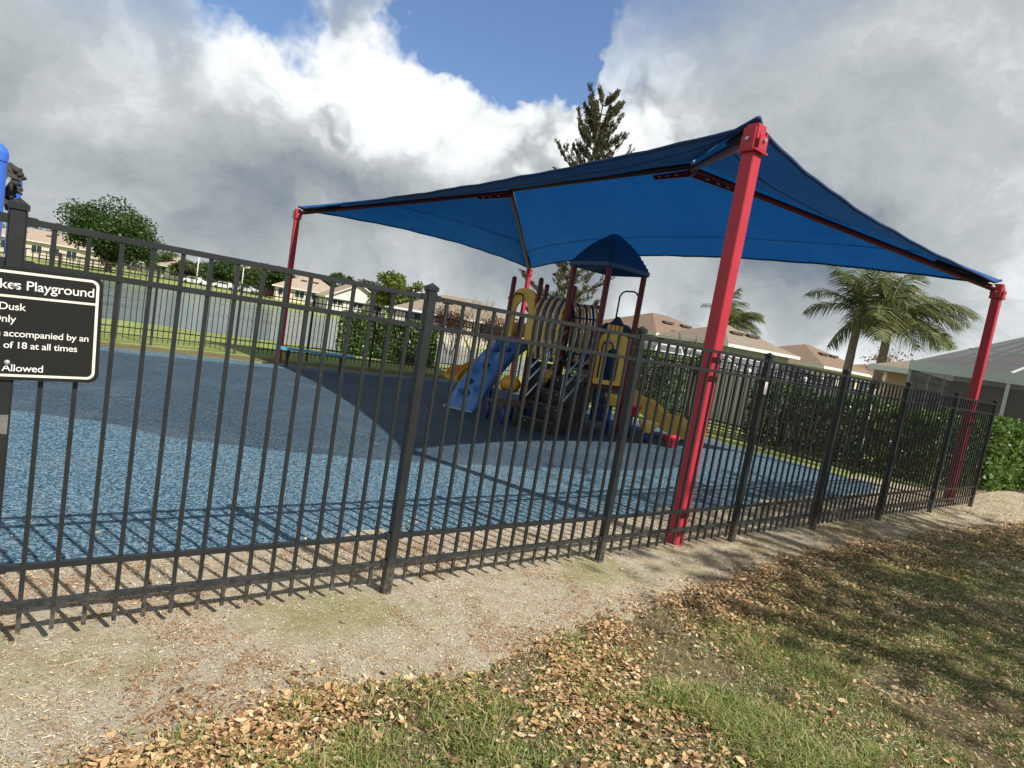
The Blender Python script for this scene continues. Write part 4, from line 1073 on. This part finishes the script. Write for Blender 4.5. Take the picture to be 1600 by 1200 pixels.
# ------------------------------------------------------------------ white vinyl fence of the neighbouring lot
def vinyl():
    root = empty('vinyl_fence', (15.6, 8, -.1)); tag(root, 'white solid vinyl privacy fence behind the dark hedge', 'fence')
    x = 15.5; y0, y1 = 6.2, 12.8; n = 4; st = (y1-y0)/n
    for i in range(n+1):
        y = y0+st*i; g = gz1(x, y); b = MB(); b.bbox((x-.065, y-.065, g-.1), (x+.065, y+.065, g+1.72), .006); po = b.build('post', WHITEP, root)
        b = MB(); b.add([(x-.08, y-.08, g+1.72), (x+.08, y-.08, g+1.72), (x+.08, y+.08, g+1.72), (x-.08, y+.08, g+1.72), (x, y, g+1.80)], [(3, 2, 1, 0), (0, 1, 4), (1, 2, 4), (2, 3, 4), (3, 0, 4)]); b.build('cap', WHITEP, po)
    for i in range(n):
        ya = y0+st*i+.065; yb = ya+st-.13; g = gz1(x, ya); b = MB(); m_ = int((yb-ya)/.15); w = (yb-ya)/m_
        for k in range(m_): b.bbox((x-.018, ya+k*w+.003, g+.14), (x+.018, ya+(k+1)*w-.003, g+1.55), .004)
        pn = b.build('panel', WHITEP, root)
        for za, zb_ in ((1.55, 1.67), (.03, .15)): b = MB(); b.bbox((x-.028, ya, g+za), (x+.028, yb, g+zb_), .005); b.build('rail', WHITEP, pn)
vinyl()

# ------------------------------------------------------------------ houses
def mat_tile(name, col):
    mt, t = new_mat(name); oc = t.n('ShaderNodeTexCoord').outputs['Object']
    n = t.noise(oc, 1.6, 6, .65); c = t.mix(n, [v*.72 for v in col], [v*1.25 for v in col])
    br = t.n('ShaderNodeTexBrick', i_Scale=3.2, i_Mortar_Size=.02); mt.node_tree.links.new(oc, br.inputs['Vector'])
    br.inputs['Color1'].default_value = (1, 1, 1, 1); br.inputs['Color2'].default_value = (.78, .76, .74, 1); br.inputs['Mortar'].default_value = (.5, .5, .5, 1)
    c = t.mix(.7, c, t.mix(1.0, c, br.outputs['Color'], 'MULTIPLY'))
    p = t.n('ShaderNodeBsdfPrincipled', i_Base_Color=c, i_Roughness=.85); return finish(mt, t, p.outputs[0])
TILE_B = mat_tile('brown_roof_shingle', (.235, .16, .11)); TILE_G = mat_tile('tan_grey_roof_shingle', (.27, .22, .165)); TILE_P = mat_tile('peach_roof_shingle', (.42, .33, .255))
def house(label, c, rot, w, d, ez, rz, wall, tile, wins=4, gable=False, ridge=None, name='house'):
    """c ground centre; local axes turned by rot; w along local x (towards the viewer's right)"""
    g = c[2]; root = empty(name, (c[0], c[1], g)); tag(root, label, 'house')
    ex = Vector((math.cos(rot), math.sin(rot), 0)); ey = Vector((-math.sin(rot), math.cos(rot), 0)); o = Vector((c[0], c[1], 0))
    Q = lambda x, y, z: o+ex*x+ey*y+Vector((0, 0, z))
    hw, hd_ = w/2, d/2
    b = MB(); b.hexa([Q(-hw, -hd_, g-.4), Q(hw, -hd_, g-.4), Q(hw, hd_, g-.4), Q(-hw, hd_, g-.4), Q(-hw, -hd_, ez), Q(hw, -hd_, ez), Q(hw, hd_, ez), Q(-hw, hd_, ez)]); b.build('wall', wall, root)
    ov = .45; W, D = hw+ov, hd_+ov; rl = ridge if ridge is not None else max(0, w-d)/2
    b = MB(); E = [Q(-W, -D, ez+.02), Q(W, -D, ez+.02), Q(W, D, ez+.02), Q(-W, D, ez+.02)]
    if gable:
        b.add([Q(-W, -D, ez), Q(W, -D, ez), Q(W, D, ez), Q(-W, D, ez), Q(0, -D, rz), Q(0, D, rz)], [(0, 4, 5, 3), (1, 2, 5, 4), (3, 2, 1, 0)])
        gb = MB(); gb.add([Q(-hw, -hd_-.002, ez), Q(hw, -hd_-.002, ez), Q(0, -hd_-.002, rz-.12)], [(0, 1, 2)]); gb.prism([Q(-W, -D-.01, ez-.02), Q(0, -D-.01, rz), Q(0, -D-.01, rz-.18), Q(-W+.15, -D-.01, ez-.12)], ey*.05); gb.prism([Q(W, -D-.01, ez-.02), Q(0, -D-.01, rz), Q(0, -D-.01, rz-.18), Q(W-.15, -D-.01, ez-.12)], ey*.05)
        gb.build('gable', WHITEST, root)
    else:
        b.add(E+[Q(-rl, 0, rz), Q(rl, 0, rz)], [(0, 1, 5, 4), (1, 2, 5), (2, 3, 4, 5), (3, 0, 4), (3, 2, 1, 0)])
    rf = b.build('roof', tile, root)
    b = MB(); z0, z1 = ez-.16, ez+.018
    for p, q in ((0, 1), (1, 2), (2, 3), (3, 0)): b.bar(E[p]+Vector((0, 0, -.09)), E[q]+Vector((0, 0, -.09)), .05, .18)
    b.build('fascia', WHITEP, rf)
    b = MB()
    for k in (-1, 1): u = Q(k*rl*.5+k*.5, -D*.45, ez+(rz-ez)*.62); b.bar(u-ex*.5, u+ex*.5, .35, .14)
    b.build('roof_vent', M('dark_roof_vent', (.09, .07, .06), .8), rf)
    for k in range(wins):
        x = -hw+w*(k+.5)/wins; ww = min(.75, w/wins*.3); yy = -hd_
        b = MB(); z0, z1 = g+1.0, min(ez-.35, g+2.3)
        b.hexa([Q(x-ww-.07, yy-.05, z0-.07), Q(x+ww+.07, yy-.05, z0-.07), Q(x+ww+.07, yy+.04, z0-.07), Q(x-ww-.07, yy+.04, z0-.07), Q(x-ww-.07, yy-.05, z1+.07), Q(x+ww+.07, yy-.05, z1+.07), Q(x+ww+.07, yy+.04, z1+.07), Q(x-ww-.07, yy+.04, z1+.07)])
        wn = b.build('window', WHITEP, root)
        b = MB(); b.add([Q(x-ww, yy-.056, z0), Q(x-.03, yy-.056, z0), Q(x-.03, yy-.056, z1), Q(x-ww, yy-.056, z1), Q(x+.03, yy-.056, z0), Q(x+ww, yy-.056, z0), Q(x+ww, yy-.056, z1), Q(x+.03, yy-.056, z1)], [(0, 1, 2, 3), (4, 5, 6, 7)]); b.build('pane', GLASSD, wn)
    return root
def hb(px, py, dep):
    p = at(px, py, dep); return (p[0], p[1], gz1(p[0], p[1]))
VA = math.atan2(AR[1], AR[0])              # facing roughly towards the park
house('cream house with long tan roof at the far left, left of the large oak', hb(66, 400, 108), VA+.25, 16, 10, 2.9, 5.1, CREAM, TILE_P, 6)
house('small white house with peach roof right of the large oak', hb(272, 435, 120), VA-.1, 8, 8, 2.5, 4.7, WHITEST, TILE_P, 3, ridge=.8)
house('low peach roofed house partly hidden behind the far red canopy post', hb(482, 465, 108), VA+.3, 11, 9, 2.3, 5.0, CREAM, TILE_P, 4)
house('white gable end house with peach roof across the lake', hb(548, 470, 98), VA+.42, 9, 14, 1.9, 4.6, WHITEST, TILE_P, 3, gable=True)
house('low tan roofed house behind the bare trees', hb(715, 510, 62), VA+.2, 13, 9, 1.9, 4.0, CREAM, TILE_G, 4)
house('house with brown hip roof just right of the roofed play tower', hb(1022, 545, 46), VA+.55, 7.6, 7.4, 3.05, 4.70, GREYST, TILE_B, 3, ridge=.9)
house('house with tan grey hip roof behind the near red canopy post', hb(1128, 560, 39), VA+.45, 5.4, 5.8, 2.95, 4.30, GREYST, TILE_G, 4, ridge=.4)
house('house with orange brown hip roof left of the two palms', hb(1250, 590, 47), VA+.55, 7.5, 7.5, 2.75, 4.35, CREAM, TILE_B, 3, ridge=.3)
house('brown roofed house glimpsed between the two palm trunks', hb(1385, 590, 55), VA+.4, 12, 9, 2.7, 4.1, CREAM, TILE_B, 4)
house('peach brick house wall seen through the screened pool enclosure', (27.5, 1.0, -.14), R_(90), 16, 8, 2.6, 4.2, M('peach_block_wall', (.52, .36, .25), .85, .15, 2.5, .3, 40), TILE_G, 5)

# ------------------------------------------------------------------ screened pool enclosures
def mat_screen():
    mt, t = new_mat('dark_insect_screen'); p = t.n('ShaderNodeBsdfPrincipled', i_Base_Color=(.11, .115, .12, 1), i_Roughness=.8)
    tr = t.n('ShaderNodeBsdfTransparent'); mx = t.n('ShaderNodeMixShader'); mx.inputs[0].default_value = .68
    mt.node_tree.links.new(tr.outputs[0], mx.inputs[1]); mt.node_tree.links.new(p.outputs[0], mx.inputs[2]); return finish(mt, t, mx.outputs[0])
SCREEN = mat_screen(); MINT = M('pale_mint_aluminium', (.62, .68, .66), .45, .06, 3, dirt=.15)
def cage(label, c, rot, w, d, bz, rz, inset, nb, beam=.26, frame=MINT):
    g = gz1(c[0], c[1]); root = empty('pool_enclosure', (c[0], c[1], g)); tag(root, label, 'pool enclosure', None)
    ex = Vector((math.cos(rot), math.sin(rot), 0)); ey = Vector((-math.sin(rot), math.cos(rot), 0)); o = Vector((c[0], c[1], 0)); Q = lambda x, y, z: o+ex*x+ey*y+Vector((0, 0, z))
    hw, hd_ = w/2, d/2; lo = [Q(-hw, -hd_, bz), Q(hw, -hd_, bz), Q(hw, hd_, bz), Q(-hw, hd_, bz)]; hi = [Q(-hw+inset, -hd_+inset, rz), Q(hw-inset, -hd_+inset, rz), Q(hw-inset, hd_-inset, rz), Q(-hw+inset, hd_-inset, rz)]
    fr = MB()
    for i in range(4): fr.bar(lo[i]-Vector((0, 0, beam/2)), lo[(i+1) % 4]-Vector((0, 0, beam/2)), .12, beam)
    fr.build('eave_beam', frame, root)
    fr = MB()
    for i in range(4):
        fr.bar(lo[i], hi[i], .06, .06); fr.bar(hi[i], hi[(i+1) % 4], .05, .06); a, b_ = lo[i], lo[(i+1) % 4]; A, B = hi[i], hi[(i+1) % 4]; m_ = nb if i % 2 == 0 else max(2, int(nb*d/w))
        for k in range(m_+1):
            p = a.lerp(b_, k/m_); fr.bar(Vector((p.x, p.y, g-.1)), p-Vector((0, 0, beam)), .09, .07, up=ex)
            if 0 < k < m_: fr.bar(p, A.lerp(B, k/m_), .05, .05)
        for z in (g+.9, g+.06): fr.bar(Vector((a.x, a.y, z)), Vector((b_.x, b_.y, z)), .05, .08)
        fr.bar(a.lerp(A, .5), b_.lerp(B, .5), .04, .04)
    fr.build('frame', frame, root)
    s = MB()
    for i in range(4):
        j = (i+1) % 4; a, b_ = lo[i], lo[j]; dn = Vector((0, 0, -1))
        s.add([Vector((a.x, a.y, g)), Vector((b_.x, b_.y, g)), b_-Vector((0, 0, beam)), a-Vector((0, 0, beam))], [(0, 1, 2, 3)]); s.add([lo[i], lo[j], hi[j], hi[i]], [(0, 1, 2, 3)])
    s.add(hi, [(0, 1, 2, 3)]); s.build('screen', SCREEN, root)
    return root
cage('dark screened pool enclosure with pale mint beam right of the palms', (21.5, 1.6, 0), R_(90)+.12, 10.2, 6.2, 2.66, 3.75, 1.9, 5)
q_ = at(1110, 575, 27)
cage('white framed pool enclosure beyond the side fence and white fence', (q_[0], q_[1], 0), VA+.45, 11, 5, 1.55, 2.1, 1.2, 7, .10, WHITEP)

# ------------------------------------------------------------------ far side details: cars, lamp posts
def car(label, px, py, dep, mat, rot):
    c = hb(px, py, dep); root = empty('parked_car', c); tag(root, label, 'car', 'cars parked across the lake')
    ex = Vector((math.cos(rot), math.sin(rot), 0)); ey = Vector((-ex.y, ex.x, 0)); o = Vector(c); Q = lambda x, y, z: o+ex*x+ey*y+Vector((0, 0, z))
    prof = [(-2.2, .35), (-2.25, .75), (-2.1, .95), (-1.5, 1.02), (-.9, 1.42), (.6, 1.46), (1.2, 1.02), (2.0, .88), (2.22, .65), (2.2, .35)]
    b = MB(); b.prism([Q(x, -.85, z) for x, z in prof], ey*1.7); b.build('body', mat, root)
    b = MB()
    for s in (-.858, .852): b.prism([Q(x, s, z) for x, z in ((-1.25, 1.05), (-.82, 1.36), (.52, 1.39), (.95, 1.05))], ey*.006)
    b.build('window', GLASSD, root)
    for x in (-1.4, 1.35):
        for s in (-.88, .70): b = MB(); b.tube([Q(x, s, .32), Q(x, s+.18, .32)], .32, 14); b.build('wheel', BLACK, root)
car('white car parked across the lake under the rounded tree', 305, 442, 112, WHITEP, VA+.1)
car('white car parked across the lake right of the first lamp post', 352, 449, 114, WHITEP, VA+.05)
car('red car parked across the lake, left of the far red canopy post', 424, 461, 112, REDP, VA)
car('white car parked across the lake beside the red car', 388, 455, 116, WHITEP, VA-.1)
def lamp(label, px, ptop, dep):
    t = at(px, ptop, dep); g = gz1(t[0], t[1]); root = empty('street_lamp', (t[0], t[1], g)); tag(root, label, 'street lamp', 'street lamps across the lake')
    b = MB(); b.tube([(t[0], t[1], g), (t[0], t[1], t[2])], [.10, .06], 8); b.build('pole', WHITEP, root, True)
    b = MB(); b.tube([(t[0], t[1], t[2]-.05), (t[0]+AR[0]*.9, t[1]+AR[1]*.9, t[2]+.12)], .05, 6); b.bbox((t[0]+AR[0]*.9-.25, t[1]+AR[1]*.9-.15, t[2]+.05), (t[0]+AR[0]*.9+.25, t[1]+AR[1]*.9+.15, t[2]+.2), .02); b.build('lamp_head', WHITEP, root)
lamp('tall pale street lamp across the lake left of the parked cars', 311, 402, 110)
lamp('pale street lamp across the lake beside the wide green tree', 381, 418, 112)
# old timber fence and dark shrubs below the far oak
def farfence():
    a = hb(60, 405, 88); q = hb(250, 438, 92); root = empty('shore_railing', a); tag(root, 'dark railing along the far lake shore below the oak', 'railing')
    A = Vector(a); B = Vector(q); n = 16; b = MB()
    for k in range(n+1): p = A.lerp(B, k/n); b.bar(p-Vector((0, 0, .2)), p+Vector((0, 0, 1.5)), .12, .12, up=(1, 0, 0))
    b.build('post', BARK, root); b = MB()
    for z in (.55, 1.0, 1.45): b = MB(); b.bar(A+Vector((0, 0, z)), B+Vector((0, 0, z)), .05, .14); b.build('rail', BARK, root)
farfence()

# ------------------------------------------------------------------ oak behind the viewer that dapples the lawn
def shade_oak():
    tree('oak_tree', 'leafy oak standing on the lawn outside the playground fence', (10.2, -7.6, 0), 12.0, 11.5, 'oak_leaf', 91, nclump=150, nleaf=9500, lsize=.19, trunk=.42, crown_lo=.30)
shade_oak()

# ------------------------------------------------------------------ lawn grass and fallen leaves
def in_view(x, y, mx=.06):
    v = np.stack([x, y, np.zeros_like(x)], -1)-CAM; z = v@AF; u = (v@AR)/np.maximum(z, .1)*FPX+800; w = 600-(v@AU)/np.maximum(z, .1)*FPX
    return (z > .2) & (u > -350) & (u < 1950) & (w < 1500), np.hypot(x, y)
def grass():
    rng = np.random.default_rng(12); N = 3600000
    x = rng.uniform(-1.5, 24, N); y = rng.uniform(-5, 3.2, N); ok, dist = in_view(x, y)
    e = edge_y(x)
    patch = .6*vnoise(x, y, 1, 1.7)+.4*vnoise(x, y, 2, 5.0)
    depth_in = e-y
    dens = np.clip((patch-.28)/.25, .06, 1)*np.clip(depth_in/.8+.08, 0, 1)
    dens *= np.clip(3.2/np.maximum(dist, 1.5), .14, 1)
    keep = ok & (rng.random(N) < dens*.75) & (depth_in > -.12)
    x, y, dist, patch = x[keep], y[keep], dist[keep], patch[keep]; n = len(x)
    big = np.clip(dist/5, 1, 2.4)
    tuft = np.clip((vnoise(x, y, 71, 2.6)*.6+vnoise(x, y, 72, 8)*.4-.50)/.12, 0, 1)*np.clip((5-dist)/2, 0, 1)
    h = rng.uniform(.016, .042, n)*(1+.5*(patch-.5))+tuft*rng.uniform(.015, .07, n); wd = rng.uniform(.0016, .0032, n)*big
    a = rng.uniform(0, 2*np.pi, n); lean = rng.uniform(.25, 1.7, n)*h; b = a+rng.normal(0, .5, n)
    dx, dy = np.cos(a), np.sin(a); sx, sy = -np.sin(b)*wd, np.cos(b)*wd
    p0 = np.stack([x, y, np.full(n, -.004)], 1); p1 = p0+np.stack([dx*lean*.35, dy*lean*.35, h*.6], 1); p2 = p0+np.stack([dx*lean, dy*lean, h*.95-lean*.15], 1); s = np.stack([sx, sy, np.zeros(n)], 1)
    V = np.stack([p0-s, p0+s, p1+s*.85, p1-s*.85, p2+s*.12, p2-s*.12], 1).reshape(-1, 3)
    k = (np.arange(n)*6)[:, None]; F = np.concatenate([k+np.array([[0, 1, 2, 3]]), k+np.array([[3, 2, 4, 5]])])
    mt = leaf_mat('grass_blade', [(0, (.10, .15, .03)), (.4, (.17, .25, .055)), (.62, (.24, .31, .09)), (.72, (.30, .28, .12)), (.86, (.38, .31, .17)), (1, (.50, .42, .27))], .5, .3, .35)
    tag(np_mesh('lawn_grass', V, F, mt), kind='stuff'); print('blades', n)
def litter():
    rng = np.random.default_rng(21); N = 2300000
    x = rng.uniform(-1.5, 24, N); y = rng.uniform(-5, 4.4, N); ok, dist = in_view(x, y); e = edge_y(x); dep = e-y
    patch = .55*vnoise(x, y, 5, 1.3)+.45*vnoise(x, y, 6, 4.0)
    d_in = np.where(dep > 0, np.exp(-np.maximum(dep-.15, 0)/.42)*1.0+.11, np.exp(dep/.10)*.55+.010+.05*(vnoise(x, y, 8, 2.2) > .72))
    d_in *= np.clip((patch-.28)/.3, .08, 1); d_in *= np.where(x < 2.6, 2.2, 1)*(.6+.8*vnoise(x, y, 9, 9))
    d_in *= np.clip(4.5/np.maximum(dist, 2), .25, 1)
    keep = ok & (rng.random(N) < d_in*.42); x, y, dist, dep = x[keep], y[keep], dist[keep], dep[keep]; n = len(x)
    L = np.clip(rng.lognormal(np.log(.024), .34, n), .010, .055)*np.where(dep < -.2, .8, 1)*np.clip(dist/7, 1, 1.25); W = L*rng.uniform(.30, .62, n); a = rng.uniform(0, 2*np.pi, n); tilt = rng.normal(0, .35, n); curl = rng.uniform(-.15, .45, n)
    z = rng.uniform(.008, .03, n)*np.where(dep < 0, .5, 1)+.006
    d = np.stack([np.cos(a), np.sin(a), np.sin(tilt)*.8], 1); s = np.stack([-np.sin(a), np.cos(a), rng.normal(0, .35, n)], 1); c = np.stack([x, y, z], 1)
    u = np.array([0, 0, 1.])
    A = c-d*L[:, None]*.5+u*(curl*L*.3)[:, None]; B = c+d*L[:, None]*.5+u*(curl*L*.5)[:, None]
    m1 = c-d*L[:, None]*.15; m2 = c+d*L[:, None]*.22; cu = u*(np.abs(curl)*W*.5)[:, None]
    V = np.stack([A, m1+s*W[:, None]*.5+cu, m2+s*W[:, None]*.42+cu, B, m2-s*W[:, None]*.42+cu, m1-s*W[:, None]*.5+cu, m1, m2], 1); V[:, :, 2] = np.maximum(V[:, :, 2], .007)
    V = V.reshape(-1, 3); k = (np.arange(n)*8)[:, None]
    F = np.concatenate([k+np.array([[0, 6, 1, 1]])*0+np.array([[0, 6, 7, 1]]), k+np.array([[1, 7, 3, 2]]), k+np.array([[0, 5, 7, 6]]), k+np.array([[5, 4, 3, 7]])])
    mt = leaf_mat('fallen_leaf', [(0, (.10, .055, .028)), (.2, (.22, .125, .065)), (.36, (.36, .22, .115)), (.6, (.47, .32, .165)), (.82, (.55, .41, .24)), (1, (.62, .52, .37))], .6, .15, .35)
    tag(np_mesh('leaf_litter', V, F, mt), kind='stuff'); print('leaves', n)
def slivers(name, n0, seed, mat, lo, hi, wlo, whi, dens, ylo=1.7):
    rng = np.random.default_rng(seed); x = rng.uniform(-1.2, 16, n0); y = rng.uniform(ylo, 4.6, n0); ok, dist = in_view(x, y)
    k = ok & (rng.random(n0) < dens(x, y)*np.clip(3.6/np.maximum(dist, 2), .16, 1)) & (y < np.interp(x, [a for a, b in RUB[:9]], [b for a, b in RUB[:9]])+.12*rng.random(n0)**2)
    x, y, dist = x[k], y[k], dist[k]; n = len(x); g = np.clip(dist/4.5, 1, 2)
    L = rng.uniform(lo, hi, n)*g; W = rng.uniform(wlo, whi, n)*g; a = rng.uniform(0, 2*np.pi, n)
    d = np.stack([np.cos(a), np.sin(a), rng.normal(0, .22, n)], 1)*L[:, None]*.5; s_ = np.stack([-np.sin(a), np.cos(a), rng.normal(0, .5, n)], 1)*W[:, None]*.5; c = np.stack([x, y, .016+.010*rng.random(n)], 1)
    V = np.stack([c-d-s_, c+d-s_*.4, c+d+s_*.4, c-d+s_], 1); V[..., 2] = np.maximum(V[..., 2], .012)
    tag(np_mesh(name, V.reshape(-1, 3), (np.arange(n)*4)[:, None]+np.array([[0, 1, 2, 3]]), mat), kind='stuff')
def rustmask(x, y): return .55*vnoise(x, y, 51, 1.7)+.45*vnoise(x, y, 52, 5)
def mulch():
    slivers('dry_thatch', 1200000, 41, leaf_mat('dry_thatch', [(0, (.13, .10, .06)), (.3, (.30, .25, .15)), (.6, (.50, .45, .32)), (.85, (.66, .61, .48)), (1, (.80, .76, .66))], .85, .1, .15), .006, .022, .0010, .0030,
            lambda x, y: np.clip(.45+.6*(vnoise(x, y, 61, 2.4)-.4), .1, 1)*np.where(y > edge_y(x)-.2, 1, .6), ylo=-1.4)
    slivers('bark_mulch', 420000, 42, leaf_mat('bark_mulch', [(0, (.10, .045, .02)), (.4, (.24, .105, .04)), (.75, (.36, .18, .075)), (1, (.46, .28, .14))], .85, .05, .15), .005, .020, .0018, .0055,
            lambda x, y: np.clip((rustmask(x, y)-.50)/.16, .01, 1)*.60*np.where(x > 3, .45, 1)+np.clip(1-np.abs(y-np.interp(x, [a for a, b in RUB[:9]], [b for a, b in RUB[:9]])+.12)/.14, 0, 1)*.30*np.where(x > 3.5, .3, 1))
grass(); litter(); mulch()
# a few dry twigs lying on the path
TW = M('dry_twig', (.36, .29, .2), .9, .3, 20)
for lab, pts in (('long pale forked twig lying on the sandy path at left', [(50, 1042), (95, 1040), (125, 1032), (175, 1026)]), ('short dark curved twig on the path below the near fence post', [(531, 970), (536, 980), (537, 988)])):
    P = [];
    for px, py in pts:
        v = ray(px, py); p = CAM+v*((.016-HC)/v[2]); P.append(p)
    b = MB(); b.tube(P, [.006, .006, .005, .003][:len(P)], 5)
    if len(P) > 3: b.tube([P[1], (P[1]+P[2])/2+np.array([.02, -.06, 0]), P[2]+np.array([.0, -.09, 0])], [.004, .003, .002], 5)
    tag(b.build('dry_twig', TW, None, True), lab, 'twig')
